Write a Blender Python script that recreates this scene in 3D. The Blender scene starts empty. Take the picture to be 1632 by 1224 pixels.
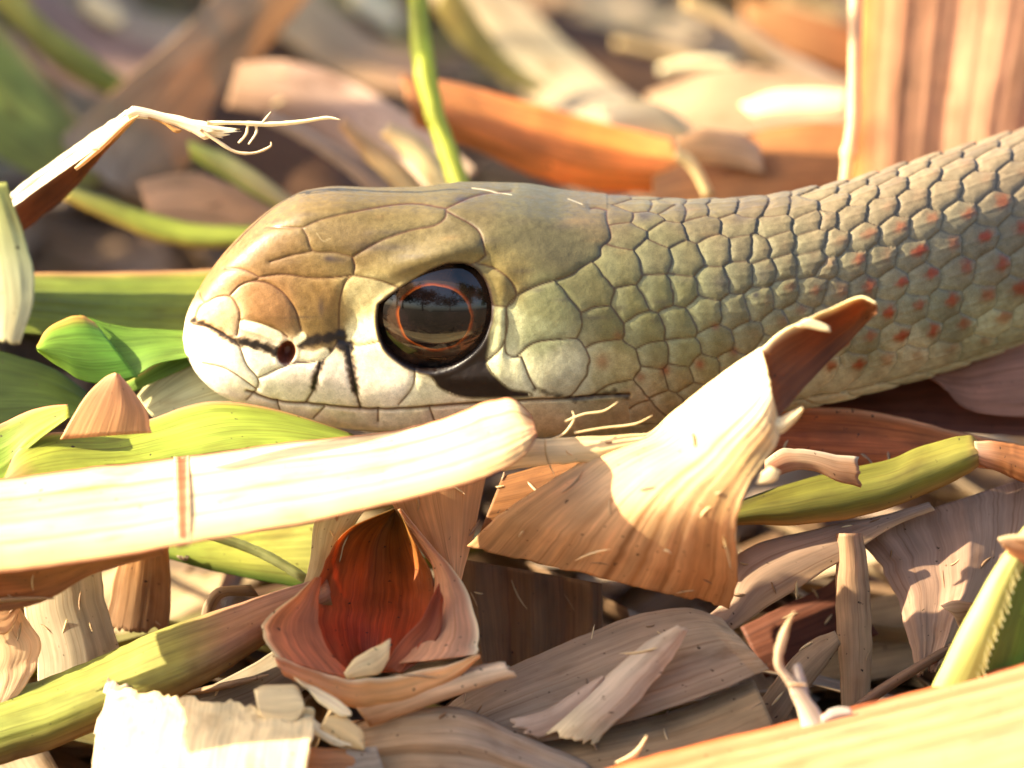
import bpy, math, random
import numpy as np
from mathutils import Vector

# ---------------------------------------------------------------- scene, camera, light
# 1 unit = 1 cm.  Layout is written in "photo pixels": 1 px = K cm in the focal plane, d = px of depth behind it.
scene = bpy.context.scene
K = 0.0025
DIST = 40.0
PITCH = math.radians(20)
scene.unit_settings.system = 'METRIC'
scene.unit_settings.scale_length = 0.01
FW = np.array([0, math.cos(PITCH), -math.sin(PITCH)])
UP = np.array([0, math.sin(PITCH), math.cos(PITCH)])
RT = np.array([1.0, 0, 0])

cam_d = bpy.data.cameras.new('camera')
cam = bpy.data.objects.new('camera', cam_d)
scene.collection.objects.link(cam)
scene.camera = cam
cam_d.sensor_width = 36
cam_d.lens = 36 * DIST / (1632 * K)
cam_d.clip_start = 1.0
cam_d.clip_end = 20000
cam.location = Vector(-FW * DIST)
cam.rotation_euler = (math.radians(90) - PITCH, 0, 0)
cam_d.dof.use_dof = True
cam_d.dof.focus_distance = DIST - 110 * K
cam_d.dof.aperture_fstop = (cam_d.lens * 1e-3) / 1.2      # lens opening about 1.2 cm wide

SUN_EL = math.radians(31)
SUN_AZ = math.radians(-90)          # clockwise from +Y: the sun stands to the left
world = bpy.data.worlds.new('World')
scene.world = world
world.use_nodes = True
nt = world.node_tree
sky = nt.nodes.new('ShaderNodeTexSky')
sky.sky_type = 'NISHITA'
sky.sun_disc = False
sky.sun_elevation = SUN_EL
sky.sun_rotation = SUN_AZ
sky.dust_density = 3.0
nt.links.new(sky.outputs[0], nt.nodes['Background'].inputs[0])
nt.nodes['Background'].inputs[1].default_value = 0.115
sun_d = bpy.data.lights.new('sun', 'SUN')
sun_d.energy = 5.0
sun_d.angle = math.radians(0.5)
sun_d.color = (1.0, 0.885, 0.63)
sun = bpy.data.objects.new('sun', sun_d)
scene.collection.objects.link(sun)
sdir = Vector((math.sin(SUN_AZ) * math.cos(SUN_EL), math.cos(SUN_AZ) * math.cos(SUN_EL), math.sin(SUN_EL)))
sun.rotation_euler = sdir.to_track_quat('Z', 'Y').to_euler()
sun.location = sdir * 60
scene.view_settings.view_transform = 'Standard'
scene.view_settings.look = 'None'
scene.view_settings.gamma = 1.0
scene.view_settings.exposure = 2.36

random.seed(7)
rng = np.random.default_rng(7)
col = scene.collection


def S(r, g, b):
    """sRGB 0-255 -> linear"""
    def f(c):
        c /= 255.0
        return c / 12.92 if c <= 0.04045 else ((c + 0.055) / 1.055) ** 2.4
    return np.array([f(r), f(g), f(b)])


def W(p):
    """(...,3) array of photo-pixel x, y (down) and depth -> world"""
    p = np.asarray(p, float)
    d = p[..., 2] * K
    s = (DIST + d) / DIST * K
    return ((p[..., 0] - 816) * s)[..., None] * RT + ((612 - p[..., 1]) * s)[..., None] * UP + d[..., None] * FW


def tag(o, label=None, cat=None, group=None, kind=None):
    if label: o['label'] = label
    if cat: o['category'] = cat
    if group: o['group'] = group
    if kind: o['kind'] = kind
    return o


# ---------------------------------------------------------------- materials
def new_mat(name):
    m = bpy.data.materials.new(name)
    m.use_nodes = True
    return m, m.node_tree.nodes, m.node_tree.links


def leaf_material(name, transl, rough, streak, speck, spec=0.3, bump=0.35, sat_=1.0):
    m, N, Lk = new_mat(name)
    out = N['Material Output']; pr = N['Principled BSDF']
    at = N.new('ShaderNodeAttribute'); at.attribute_name = 'Col'
    uv = N.new('ShaderNodeUVMap'); uv.uv_map = 'UV'
    def noise(scale, detail, sx, sy):
        mp = N.new('ShaderNodeMapping'); mp.inputs['Scale'].default_value = (sx, sy, 1)
        Lk.new(uv.outputs[0], mp.inputs[0])
        n = N.new('ShaderNodeTexNoise'); n.inputs['Scale'].default_value = scale
        n.inputs['Detail'].default_value = detail
        Lk.new(mp.outputs[0], n.inputs['Vector'])
        return n
    n1 = noise(1.0, 2, 0.7, 14)          # fibres
    n2 = noise(1.3, 3, 1, 1.6)           # blotches
    n3 = noise(9.0, 2, 1, 1)             # specks
    n4 = noise(1.0, 1, 1.4, 42)          # finest fibres
    r1 = N.new('ShaderNodeMapRange'); Lk.new(n1.outputs[0], r1.inputs[0])
    r1.inputs[1].default_value = 0.28; r1.inputs[2].default_value = 0.72
    r1.inputs[3].default_value = 1 - streak; r1.inputs[4].default_value = 1 + streak * 0.7
    r2 = N.new('ShaderNodeMapRange'); Lk.new(n2.outputs[0], r2.inputs[0])
    r2.inputs[1].default_value = 0.3; r2.inputs[2].default_value = 0.7
    r2.inputs[3].default_value = 1 - streak * 0.9; r2.inputs[4].default_value = 1 + streak * 0.6
    r4 = N.new('ShaderNodeMapRange'); Lk.new(n4.outputs[0], r4.inputs[0])
    r4.inputs[1].default_value = 0.3; r4.inputs[2].default_value = 0.7
    r4.inputs[3].default_value = 1 - streak * 0.5; r4.inputs[4].default_value = 1 + streak * 0.4
    mu = N.new('ShaderNodeMath'); mu.operation = 'MULTIPLY'
    Lk.new(r1.outputs[0], mu.inputs[0]); Lk.new(r2.outputs[0], mu.inputs[1])
    mu2 = N.new('ShaderNodeMath'); mu2.operation = 'MULTIPLY'
    Lk.new(mu.outputs[0], mu2.inputs[0]); Lk.new(r4.outputs[0], mu2.inputs[1])
    mx = N.new('ShaderNodeMix'); mx.data_type = 'RGBA'; mx.blend_type = 'MULTIPLY'
    mx.inputs[0].default_value = 1
    Lk.new(at.outputs['Color'], mx.inputs[6])
    cb = N.new('ShaderNodeCombineColor')
    for i in range(3): Lk.new(mu2.outputs[0], cb.inputs[i])
    Lk.new(cb.outputs[0], mx.inputs[7])
    r3 = N.new('ShaderNodeMapRange'); Lk.new(n3.outputs[0], r3.inputs[0])
    r3.inputs[1].default_value = 0.72 - speck * 0.06; r3.inputs[2].default_value = 0.78 - speck * 0.06
    mx2 = N.new('ShaderNodeMix'); mx2.data_type = 'RGBA'
    Lk.new(r3.outputs[0], mx2.inputs[0]); Lk.new(mx.outputs[2], mx2.inputs[6])
    mx2.inputs[7].default_value = (0.05, 0.028, 0.013, 1)
    n5 = noise(1.0, 2, 0.25, 26)          # thin dark veins
    r5 = N.new('ShaderNodeMapRange'); Lk.new(n5.outputs[0], r5.inputs[0])
    r5.inputs[1].default_value = 0.58; r5.inputs[2].default_value = 0.66; r5.inputs[4].default_value = 0.42
    n6 = noise(0.9, 4, 1.0, 2.2)          # weather stains
    r6 = N.new('ShaderNodeMapRange'); Lk.new(n6.outputs[0], r6.inputs[0])
    r6.inputs[1].default_value = 0.56; r6.inputs[2].default_value = 0.72; r6.inputs[4].default_value = 0.55
    mv = N.new('ShaderNodeMath'); mv.operation = 'MAXIMUM'; Lk.new(r5.outputs[0], mv.inputs[0]); Lk.new(r6.outputs[0], mv.inputs[1])
    dk = N.new('ShaderNodeVectorMath'); dk.operation = 'MULTIPLY'; Lk.new(mx2.outputs[2], dk.inputs[0]); dk.inputs[1].default_value = (0.50, 0.36, 0.24)
    mx3 = N.new('ShaderNodeMix'); mx3.data_type = 'RGBA'
    Lk.new(mv.outputs[0], mx3.inputs[0]); Lk.new(mx2.outputs[2], mx3.inputs[6]); Lk.new(dk.outputs[0], mx3.inputs[7])
    mx2 = N.new('ShaderNodeHueSaturation'); mx2.inputs['Saturation'].default_value = sat_
    Lk.new(mx3.outputs[2], mx2.inputs['Color'])
    Lk.new(mx2.outputs[0], pr.inputs['Base Color'])
    pr.inputs['Roughness'].default_value = rough
    pr.inputs['Specular IOR Level'].default_value = spec
    bp = N.new('ShaderNodeBump'); bp.inputs['Strength'].default_value = bump; bp.inputs['Distance'].default_value = 0.003
    ad = N.new('ShaderNodeMath'); ad.operation = 'ADD'
    Lk.new(n1.outputs[0], ad.inputs[0]); Lk.new(n4.outputs[0], ad.inputs[1])
    Lk.new(ad.outputs[0], bp.inputs['Height']); Lk.new(bp.outputs[0], pr.inputs['Normal'])
    tr = N.new('ShaderNodeBsdfTranslucent')
    sat = N.new('ShaderNodeHueSaturation'); sat.inputs['Saturation'].default_value = 1.25; sat.inputs['Value'].default_value = 1.5
    Lk.new(mx2.outputs[0], sat.inputs['Color']); Lk.new(sat.outputs[0], tr.inputs[0])
    Lk.new(bp.outputs[0], tr.inputs['Normal'])
    ms = N.new('ShaderNodeMixShader'); ms.inputs[0].default_value = transl
    Lk.new(pr.outputs[0], ms.inputs[1]); Lk.new(tr.outputs[0], ms.inputs[2]); Lk.new(ms.outputs[0], out.inputs['Surface'])
    return m


MAT = {
    'dry': leaf_material('dry_grass', 0.34, 0.62, 0.22, 0.6),
    'pale': leaf_material('pale_straw', 0.30, 0.55, 0.16, 0.4),
    'grey': leaf_material('weathered_grass', 0.25, 0.75, 0.17, 0.5, 0.15, 0.15),
    'green': leaf_material('green_grass', 0.42, 0.5, 0.22, 0.3, 0.3, 0.35, 0.90),
    'rust': leaf_material('rusty_sheath', 0.45, 0.5, 0.30, 0.7, 0.3, 0.35, 0.98),
}

# ---------------------------------------------------------------- mesh helpers
def make_mesh(name, verts, quads, mat, cols=None, uvs=None, parent=None, smooth=True):
    me = bpy.data.meshes.new(name)
    v = np.asarray(verts, np.float32).reshape(-1, 3); q = np.asarray(quads, np.int32).reshape(-1, 4)
    me.vertices.add(len(v)); me.vertices.foreach_set('co', v.ravel())
    me.loops.add(q.size); me.loops.foreach_set('vertex_index', q.ravel())
    me.polygons.add(len(q)); me.polygons.foreach_set('loop_start', np.arange(len(q), dtype=np.int32) * 4)
    if smooth: me.polygons.foreach_set('use_smooth', np.ones(len(q), bool))
    if cols is not None:
        a = me.attributes.new('Col', 'FLOAT_COLOR', 'POINT')
        c = np.ones((len(v), 4), np.float32); c[:, :3] = np.asarray(cols).reshape(-1, 3)
        a.data.foreach_set('color', c.ravel())
    if uvs is not None:
        l = me.uv_layers.new(name='UV')
        l.data.foreach_set('uv', np.asarray(uvs, np.float32).reshape(-1, 2)[q.ravel()].ravel())
    me.update(calc_edges=True); me.validate()
    me.materials.append(mat)
    o = bpy.data.objects.new(name, me)
    col.objects.link(o)
    if parent is not None: o.parent = parent
    return o


def crom(P, t):
    """Catmull-Rom through control rows P at parameters t in 0..1"""
    P = np.asarray(P, float); n = len(P)
    if n == 2: return P[0] + (P[1] - P[0]) * t[:, None]
    Q = np.vstack([2 * P[0] - P[1], P, 2 * P[-1] - P[-2]])
    f = np.clip(t, 0, 1) * (n - 1); i = np.minimum(f.astype(int), n - 2); u = (f - i)[:, None]
    a, b, c, d = Q[i], Q[i + 1], Q[i + 2], Q[i + 3]
    return 0.5 * ((2 * b) + (-a + c) * u + (2 * a - 5 * b + 4 * c - d) * u ** 2 + (-a + 3 * b - 3 * c + d) * u ** 3)


def grad_cols(cols, t):
    cols = [(0, cols), (1, cols)] if not isinstance(cols, list) else cols
    ts = [c[0] for c in cols]
    return np.stack([np.interp(t, ts, [c[1][k] for c in cols]) for k in range(3)], -1)


def smooth_noise(n, freq, r):
    m = max(4, int(freq) + 3)
    return np.interp(np.linspace(0, m - 1, n), np.arange(m), r.uniform(-1, 1, m))


def ribbon_grid(L, R, nu, nv, r, bulge=0, ridge=1.0, rag=(0, 0), edge=1.5, wave=0, pleat=0):
    """front surface of a blade lofted between two edges, in photo-pixel space"""
    L = np.asarray(L, float); R = np.asarray(R, float)
    if len(L) != len(R):
        n = max(len(L), len(R)); tt = np.linspace(0, 1, n)
        L = crom(L, tt) if len(L) != n else L; R = crom(R, tt) if len(R) != n else R
    t = np.linspace(0, 1, nu)
    length = max(1.0, np.linalg.norm(np.diff((L + R) / 2, axis=0), axis=1).sum())
    width = max(1.0, np.linalg.norm(L - R, axis=1).mean())
    def torn():
        a = smooth_noise(nv, nv / 2.2, r) * 0.6 + smooth_noise(nv, 5, r)
        st = np.repeat(r.uniform(-1, 1, nv // 5 + 2), 5)[:nv] * 0.5
        return np.abs(a + st)
    r0 = torn() * rag[0] / length; r1 = torn() * rag[1] / length
    T = r0[None, :] + t[:, None] * (1 - r0 - r1)[None, :]
    Lp = crom(L, T.ravel()).reshape(nu, nv, 3); Rp = crom(R, T.ravel()).reshape(nu, nv, 3)
    e0 = (smooth_noise(nu, nu / 3, r) + smooth_noise(nu, nu / 10, r)) * edge / width
    e1 = (smooth_noise(nu, nu / 3, r) + smooth_noise(nu, nu / 10, r)) * edge / width
    e0 *= 0.6; e1 *= 0.6
    v = np.linspace(0, 1, nv)
    V = e0[:, None] + v[None, :] * (1 - e0 - e1)[:, None]
    P = Lp + (Rp - Lp) * V[..., None]
    P[..., 2] -= bulge * np.sin(np.pi * v)[None, :]
    if wave:
        P[..., 2] += wave * smooth_noise(nu, 6, r)[:, None] * np.linspace(-1, 1, nv)[None, :]
        P[..., 2] += wave * 0.6 * smooth_noise(nu, 9, r)[:, None]
    if pleat:
        P[..., 2] += pleat * np.abs(((v * 2.5 + 0.2) % 1) - 0.5)[None, :] * 2
    du = np.gradient(P, axis=0); dv = np.gradient(P, axis=1)
    Nn = np.cross(du, dv); ln = np.linalg.norm(Nn, axis=-1, keepdims=True); Nn = Nn / np.maximum(ln, 1e-6)
    if Nn[..., 2].mean() > 0: Nn = -Nn
    k = max(3, width / 11.0)
    ph = r.uniform(0, 6.3, 3)
    drift = smooth_noise(nu, 4, r)[:, None] * 0.5
    rid = (np.sin(V * k * 6.28 / 2 + ph[0] + drift) + 0.7 * np.sin(V * k * 0.43 * 6.28 / 2 + ph[1]) + 0.5 * np.sin(V * k * 1.9 * 3.14 + ph[2])) * ridge
    P = P + Nn * (0.5 * rid * (0.55 + 0.45 * smooth_noise(nu, 5, r)[:, None]))[..., None]
    return P, Nn, T, v, length, width


def solid_ribbon(P, Nn, th):
    nu, nv = P.shape[:2]
    taper = 0.35 + 0.65 * np.sin(np.pi * np.linspace(0, 1, nv)) ** 0.5
    B = P - Nn * (th * taper)[None, :, None]
    ring = np.concatenate([P, B[:, ::-1]], axis=1)
    m = 2 * nv
    i, j = np.meshgrid(np.arange(nu - 1), np.arange(m), indexing='ij')
    j2 = (j + 1) % m
    q = np.stack([i * m + j, (i + 1) * m + j, (i + 1) * m + j2, i * m + j2], -1).reshape(-1, 4)
    caps = []
    for row, flip in ((0, False), (nu - 1, True)):
        a = np.arange(nv - 1)
        f = np.stack([row * m + a, row * m + a + 1, row * m + (m - 2 - a), row * m + (m - 1 - a)], -1)
        caps.append(f[:, ::-1] if flip else f)
    return ring, np.concatenate([q] + caps)


_seed = [100]
ALL = []


def leaf(name, label, cat, L, R, cols, bulge=0, th=3.0, ridge=0.9, rag=(0, 0), edge=1.5, wave=0, pleat=0, mat='dry',
         parent=None, margin=None, group=None, dens=1.0, bands=None):
    _seed[0] += 1
    r = np.random.default_rng(_seed[0])
    L = np.asarray(L, float); R = np.asarray(R, float)
    ln = max(np.linalg.norm(np.diff(L, axis=0), axis=1).sum(), np.linalg.norm(np.diff(R, axis=0), axis=1).sum())
    wd = np.linalg.norm(L[: min(len(L), len(R))] - R[: min(len(L), len(R))], axis=1).max()
    nu = int(np.clip(ln / 7 * dens, 14, 150)); nv = int(np.clip(wd / 3.5 * dens, 9, 70))
    P, Nn, T, v, length, width = ribbon_grid(L, R, nu, nv, r, bulge, ridge, rag, edge, wave, pleat)
    ring, q = solid_ribbon(P, Nn, th)
    c = grad_cols(cols, T.ravel()).reshape(nu, nv, 3)
    # veins differ a little in colour; a margin may carry its own
    vein = 1 + 0.10 * np.interp(v, np.linspace(0, 1, max(4, int(width / 9))), r.uniform(-1, 1, max(4, int(width / 9))))
    c = c * vein[None, :, None]
    if bands is not None: c = c * np.stack([np.interp(v, [b[0] for b in bands], [b[1][k] for b in bands]) for k in range(3)], -1)[None]
    if margin is not None:
        mc, side, mw = margin
        e = v if side == 0 else (1 - v) if side == 1 else np.minimum(v, 1 - v)
        w = np.exp(-(e * width / mw) ** 2)[None, :, None]
        c = c * (1 - w) + mc * w
    c2 = np.concatenate([c, c[:, ::-1]], axis=1)
    off = r.uniform(0, 40, 2)
    U = np.stack([T * length / 100 + off[0], np.broadcast_to(v[None, :] * width / 100, T.shape) + off[1]], -1)
    U2 = np.concatenate([U, U[:, ::-1]], axis=1)
    o = make_mesh(name, W(ring), q, MAT[mat], c2, U2, parent)
    if parent is None:
        tag(o, label, cat, group); ALL.append(o)
    elif label: o['label'] = label
    return o


def stem(name, label, cat, pts, cols, mat='dry', parent=None, group=None, flat=1.0, nodes=(), rough=0.08):
    """a tapered round or flattened stalk through (x, y, d, radius)"""
    _seed[0] += 1
    r = np.random.default_rng(_seed[0])
    pts = np.asarray(pts, float)
    ln = np.linalg.norm(np.diff(pts[:, :3], axis=0), axis=1).sum()
    nu = int(np.clip(ln / 6, 12, 160)); nv = 16
    t = np.linspace(0, 1, nu)
    C = crom(pts, t)
    T = np.gradient(C[:, :3], axis=0); T /= np.linalg.norm(T, axis=1, keepdims=True)
    A = np.cross(T, np.array([0, 0, 1.0])); A /= np.maximum(np.linalg.norm(A, axis=1, keepdims=True), 1e-6)
    B = np.cross(T, A)
    th = np.linspace(0, 2 * np.pi, nv, endpoint=False)
    rad = np.maximum(C[:, 3], 0.4)
    for (tn, amt, wn) in nodes: rad = rad * (1 + amt * np.exp(-((t - tn) * ln / wn) ** 2))
    grooves = 1 + rough * np.sin(th * 5 + 1)[None, :] + rough * 0.6 * r.uniform(-1, 1, (nu, 1))
    rr = rad[:, None] * grooves
    P = C[:, None, :3] + A[:, None] * (np.cos(th)[None] * rr)[..., None] + B[:, None] * (np.sin(th)[None] * rr * flat)[..., None]
    i, j = np.meshgrid(np.arange(nu - 1), np.arange(nv), indexing='ij'); j2 = (j + 1) % nv
    q = np.stack([i * nv + j, i * nv + j2, (i + 1) * nv + j2, (i + 1) * nv + j], -1).reshape(-1, 4)
    caps = []
    h = nv // 2
    a = np.arange(h - 1)
    for row in (0, nu - 1):
        caps.append(np.stack([row * nv + a, row * nv + a + 1, row * nv + (nv - 2 - a), row * nv + (nv - 1 - a)], -1))
    q = np.concatenate([q] + caps)
    c = np.repeat(grad_cols(cols, t)[:, None], nv, 1)
    off = r.uniform(0, 40, 2)
    U = np.stack(np.broadcast_arrays((t * ln / 100)[:, None] + off[0], (th / 6.28 * 0.5)[None] + off[1]), -1)
    o = make_mesh(name, W(P), q, MAT[mat], c, U, parent)
    if parent is None:
        tag(o, label, cat, group); ALL.append(o)
    elif label: o['label'] = label
    return o


# ---------------------------------------------------------------- the ground
def soil_material():
    m, N, Lk = new_mat('dark_soil')
    pr = N['Principled BSDF']
    tc = N.new('ShaderNodeTexCoord')
    n = N.new('ShaderNodeTexNoise'); n.inputs['Scale'].default_value = 2.2; n.inputs['Detail'].default_value = 8
    Lk.new(tc.outputs['Object'], n.inputs['Vector'])
    cr = N.new('ShaderNodeValToRGB')
    cr.color_ramp.elements[0].position = 0.3; cr.color_ramp.elements[0].color = (0.035, 0.02, 0.011, 1)
    cr.color_ramp.elements[1].position = 0.7; cr.color_ramp.elements[1].color = (0.13, 0.085, 0.045, 1)
    Lk.new(n.outputs[0], cr.inputs[0]); Lk.new(cr.outputs[0], pr.inputs['Base Color'])
    pr.inputs['Roughness'].default_value = 0.95
    b = N.new('ShaderNodeBump'); b.inputs['Distance'].default_value = 0.15
    Lk.new(n.outputs[0], b.inputs['Height']); Lk.new(b.outputs[0], pr.inputs['Normal'])
    return m


GZ = -1.55
rr_ = np.concatenate([np.linspace(0, 14, 57), 14 * 1.22 ** np.arange(1, 31)])
na = 96
aa = np.linspace(0, 2 * np.pi, na, endpoint=False)
gx = rr_[:, None] * np.cos(aa); gy = rr_[:, None] * np.sin(aa)
gz = GZ + np.where(rr_[:, None] < 30, 0.06 * np.sin(gx * 2.3 + 1) * np.cos(gy * 1.9) + 0.03 * np.sin(gx * 6.1) * np.sin(gy * 5.3), 0)
gi, gj = np.meshgrid(np.arange(len(rr_) - 1), np.arange(na), indexing='ij')
gq = np.stack([gi * na + gj, (gi + 1) * na + gj, (gi + 1) * na + (gj + 1) % na, gi * na + (gj + 1) % na], -1).reshape(-1, 4)
ground = make_mesh('ground', np.stack([gx, gy, gz], -1), gq, soil_material())
tag(ground, kind='structure')


# ---------------------------------------------------------------- the snake
def z1(l): return [(280 + x / 2.914, 280 + y / 2.914) for x, y in l]
def z2(l): return [(780 + x / 2.914, 280 + y / 2.914) for x, y in l]
def z6(l): return [(560 + x / 4.371, 380 + y / 4.371) for x, y in l]


def build_snake():
    # silhouette of the back and of the belly, half width and depth of the axis, against x
    topx = [293, 297, 303, 312, 328, 350, 380, 412, 450, 490, 540, 600, 660, 740, 830, 900, 1000, 1100, 1180, 1260, 1340, 1450, 1540, 1632, 1800, 2000, 2250, 2500, 2650]
    topy = [538, 510, 492, 473, 445, 414, 380, 350, 322, 304, 298, 300, 299, 291, 293, 303, 312, 317, 315, 305, 290, 258, 232, 205, 160, 125, 120, 170, 300]
    botx = [293, 297, 303, 312, 330, 355, 390, 435, 490, 560, 640, 740, 850, 940, 1010, 1080, 1160, 1250, 1340, 1420, 1500, 1570, 1632, 1800, 2000, 2250, 2500, 2650]
    boty = [540, 562, 576, 592, 612, 630, 645, 660, 674, 686, 694, 698, 697, 694, 690, 684, 674, 657, 638, 617, 594, 570, 549, 500, 462, 440, 420, 380]
    wx = [293, 297, 303, 312, 328, 350, 380, 420, 500, 600, 700, 800, 900, 1000, 1100, 1250, 1400, 1632, 2000, 2400, 2650]
    ww = [1, 22, 34, 46, 60, 74, 87, 98, 112, 128, 144, 160, 170, 166, 158, 152, 156, 164, 160, 130, 40]
    dx = [293, 500, 800, 1000, 1200, 1400, 1632, 2000, 2400, 2650]
    dd = [-10, 0, 15, 25, 40, 75, 150, 330, 560, 740]

    xs = np.concatenate([293 + 60 * np.linspace(0.012, 1, 62) ** 1.8, np.arange(354.6, 1655, 1.65), np.arange(1660, 2650, 9)])
    nu = len(xs)

    def smooth_interp(x, X, Y):
        X = np.asarray(X, float); Y = np.asarray(Y, float)
        h = np.diff(X); dl = np.diff(Y) / h
        m = np.zeros_like(Y)
        m[1:-1] = np.where(dl[:-1] * dl[1:] > 0, 3 * (h[:-1] + h[1:]) / ((2 * h[1:] + h[:-1]) / np.where(dl[:-1] == 0, 1, dl[:-1]) + (h[1:] + 2 * h[:-1]) / np.where(dl[1:] == 0, 1, dl[1:])), 0)
        m[0], m[-1] = dl[0], dl[-1]
        i = np.clip(np.searchsorted(X, x) - 1, 0, len(X) - 2)
        u = (x - X[i]) / h[i]
        return (2 * u ** 3 - 3 * u ** 2 + 1) * Y[i] + (u ** 3 - 2 * u ** 2 + u) * h[i] * m[i] + (-2 * u ** 3 + 3 * u ** 2) * Y[i + 1] + (u ** 3 - u ** 2) * h[i] * m[i + 1]

    ty = smooth_interp(xs, topx, topy); by = smooth_interp(xs, botx, boty)
    hw = np.minimum(smooth_interp(xs, wx, ww), (by - ty) * 0.62)
    dc = smooth_interp(xs, dx, dd)
    # tilt of sections along the rising body
    cy = (ty + by) / 2
    # half sections: (lateral, height) from the crown to the belly
    sec = {
        'snout': [(0, 1), (.30, .985), (.55, .93), (.74, .74), (.86, .42), (.95, .05), (1.0, -.3), (.93, -.62), (.72, -.86), (.38, -.98), (0, -1)],
        'head': [(0, 1), (.30, .985), (.58, .93), (.80, .74), (.90, .42), (.97, .08), (1.0, -.28), (.94, -.6), (.74, -.86), (.40, -.98), (0, -1)],
        'body': [(0, 1), (.28, .96), (.55, .84), (.78, .63), (.93, .34), (1.0, .0), (.96, -.36), (.83, -.66), (.61, -.86), (.32, -.96), (0, -1)],
    }
    vt = np.linspace(0, 1, 11)
    nvf = 300
    v_near = np.linspace(-0.30, 1.0, 330)
    v_far = np.linspace(1.0, 0.30, 80)[1:-1]          # mirrored side, coarser
    v = np.concatenate([v_near, -v_far])
    nv = len(v)

    def half(v_abs):
        o = {}
        for k_, pts in sec.items():
            o[k_] = crom(pts, v_abs)
        return o
    H = half(np.abs(v))
    sgn = np.where(v < 0, -1.0, 1.0)
    wsn = np.clip((620 - xs) / 200, 0, 1); wbd = np.clip((xs - 880) / 260, 0, 1)
    wsn = wsn * wsn * (3 - 2 * wsn); wbd = wbd * wbd * (3 - 2 * wbd); whd = np.clip(1 - wsn - wbd, 0, 1)

    def ring(Hs, sg):
        q = (wsn[:, None] * Hs['snout'][:, 0] + whd[:, None] * Hs['head'][:, 0] + wbd[:, None] * Hs['body'][:, 0]) * sg
        p = wsn[:, None] * Hs['snout'][:, 1] + whd[:, None] * Hs['head'][:, 1] + wbd[:, None] * Hs['body'][:, 1]
        return q, p
    q, p = ring(H, sgn)
    qf, pf = ring(half(np.abs(np.linspace(-1, 1, 241))), np.where(np.linspace(-1, 1, 241) < 0, -1.0, 1.0))
    half_h = (by - ty) / 2
    cr, sr = math.cos(PITCH), math.sin(PITCH)
    hh = half_h / cr * np.sqrt(np.maximum(0.05, 1 - (hw * sr / half_h) ** 2))
    af = pf * hh[:, None] * cr - qf * hw[:, None] * sr
    amx, amn = af.max(1), af.min(1)
    sc = 2 * half_h / (amx - amn)

    def place(q_, p_):
        a = (p_ * hh[:, None] * cr - q_ * hw[:, None] * sr)
        a = (a - ((amx + amn) / 2)[:, None]) * sc[:, None]
        f = (-q_ * hw[:, None] * cr - p_ * hh[:, None] * sr) * sc[:, None]
        # lean the sections so they stay square to the rising body
        lean = np.interp(xs, [293, 900, 1250, 1500, 2650], [0, 0, 0.10, 0.24, 0.2])
        X = xs[:, None] + a * -lean[:, None] * 0.0
        return np.stack(np.broadcast_arrays(X, cy[:, None] - a, dc[:, None] + f), -1)
    P = place(q, p)
    PM = place(-q, p)                                   # the mirror image of each vertex
    ia = np.argmax(p * hh[:, None] * cr - q * hw[:, None] * sr, axis=1)
    vis = (v[None, :] >= v[ia][:, None])
    px = np.where(vis, P[..., 0], PM[..., 0]); py = np.where(vis, P[..., 1], PM[..., 1])
    # surface coordinates: s along the axis, t around from the crown
    sarc = np.concatenate([[0], np.cumsum(np.hypot(np.diff(xs), np.diff(cy)))]) + 293
    order = np.argsort(v)
    tt = np.zeros((nu, nv))
    Po = P[:, order]
    dl = np.linalg.norm(np.diff(Po, axis=1), axis=-1)
    cum = np.concatenate([np.zeros((nu, 1)), np.cumsum(dl, axis=1)], axis=1)
    i0 = np.argmin(np.abs(v[order]))
    tt[:, order] = cum - cum[:, i0:i0 + 1]
    ta = np.abs(tt)

    # --- normals
    def normals(P):
        Pp = P[:, order]
        du = np.gradient(Pp, axis=0); dv = np.gradient(Pp, axis=1)
        n = np.cross(du, dv); n /= np.maximum(np.linalg.norm(n, axis=-1, keepdims=True), 1e-6)
        o = np.empty_like(n); o[:, order] = n
        return o
    Nn = normals(P)
    ctr = np.stack([xs, cy, dc], -1)[:, None, :]
    Nn *= np.sign(((P - ctr) * Nn).sum(-1))[..., None] + 1e-9
    Nn /= np.linalg.norm(Nn, axis=-1, keepdims=True)

    # --- distance to a set of drawn lines, in photo pixels over the head only
    head = np.where(xs < 1330)[0]; h1 = head[-1] + 1
    hx, hy = px[:h1].astype(np.float32), py[:h1].astype(np.float32)

    def dist_line(pts):
        pts = np.asarray(crom(pts, np.linspace(0, 1, (len(pts) - 1) * 5 + 1)), np.float32)
        out = np.full(hx.shape, 1e3, np.float32)
        x0, x1 = pts[:, 0].min() - 45, pts[:, 0].max() + 45
        c0, c1 = np.searchsorted(xs, x0), min(h1, np.searchsorted(xs, x1))
        if c1 <= c0: return out
        X, Y = hx[c0:c1], hy[c0:c1]
        D = np.full(X.shape, 1e6, np.float32)
        for (a, b) in zip(pts[:-1], pts[1:]):
            ab = b - a; L2 = max(float(ab @ ab), 1e-6)
            u = np.clip(((X - a[0]) * ab[0] + (Y - a[1]) * ab[1]) / L2, 0, 1)
            D = np.minimum(D, (X - a[0] - u * ab[0]) ** 2 + (Y - a[1] - u * ab[1]) ** 2)
        out[c0:c1] = np.sqrt(D)
        return out

    def in_poly(pts, X, Y):
        pts = np.asarray(pts); c = np.zeros(X.shape, bool)
        for (x0, y0), (x1, y1) in zip(pts, np.roll(pts, -1, 0)):
            if y0 == y1: continue
            m = ((y0 > Y) != (y1 > Y)) & (X < (x1 - x0) * (Y - y0) / (y1 - y0) + x0)
            c ^= m
        return c

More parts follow.
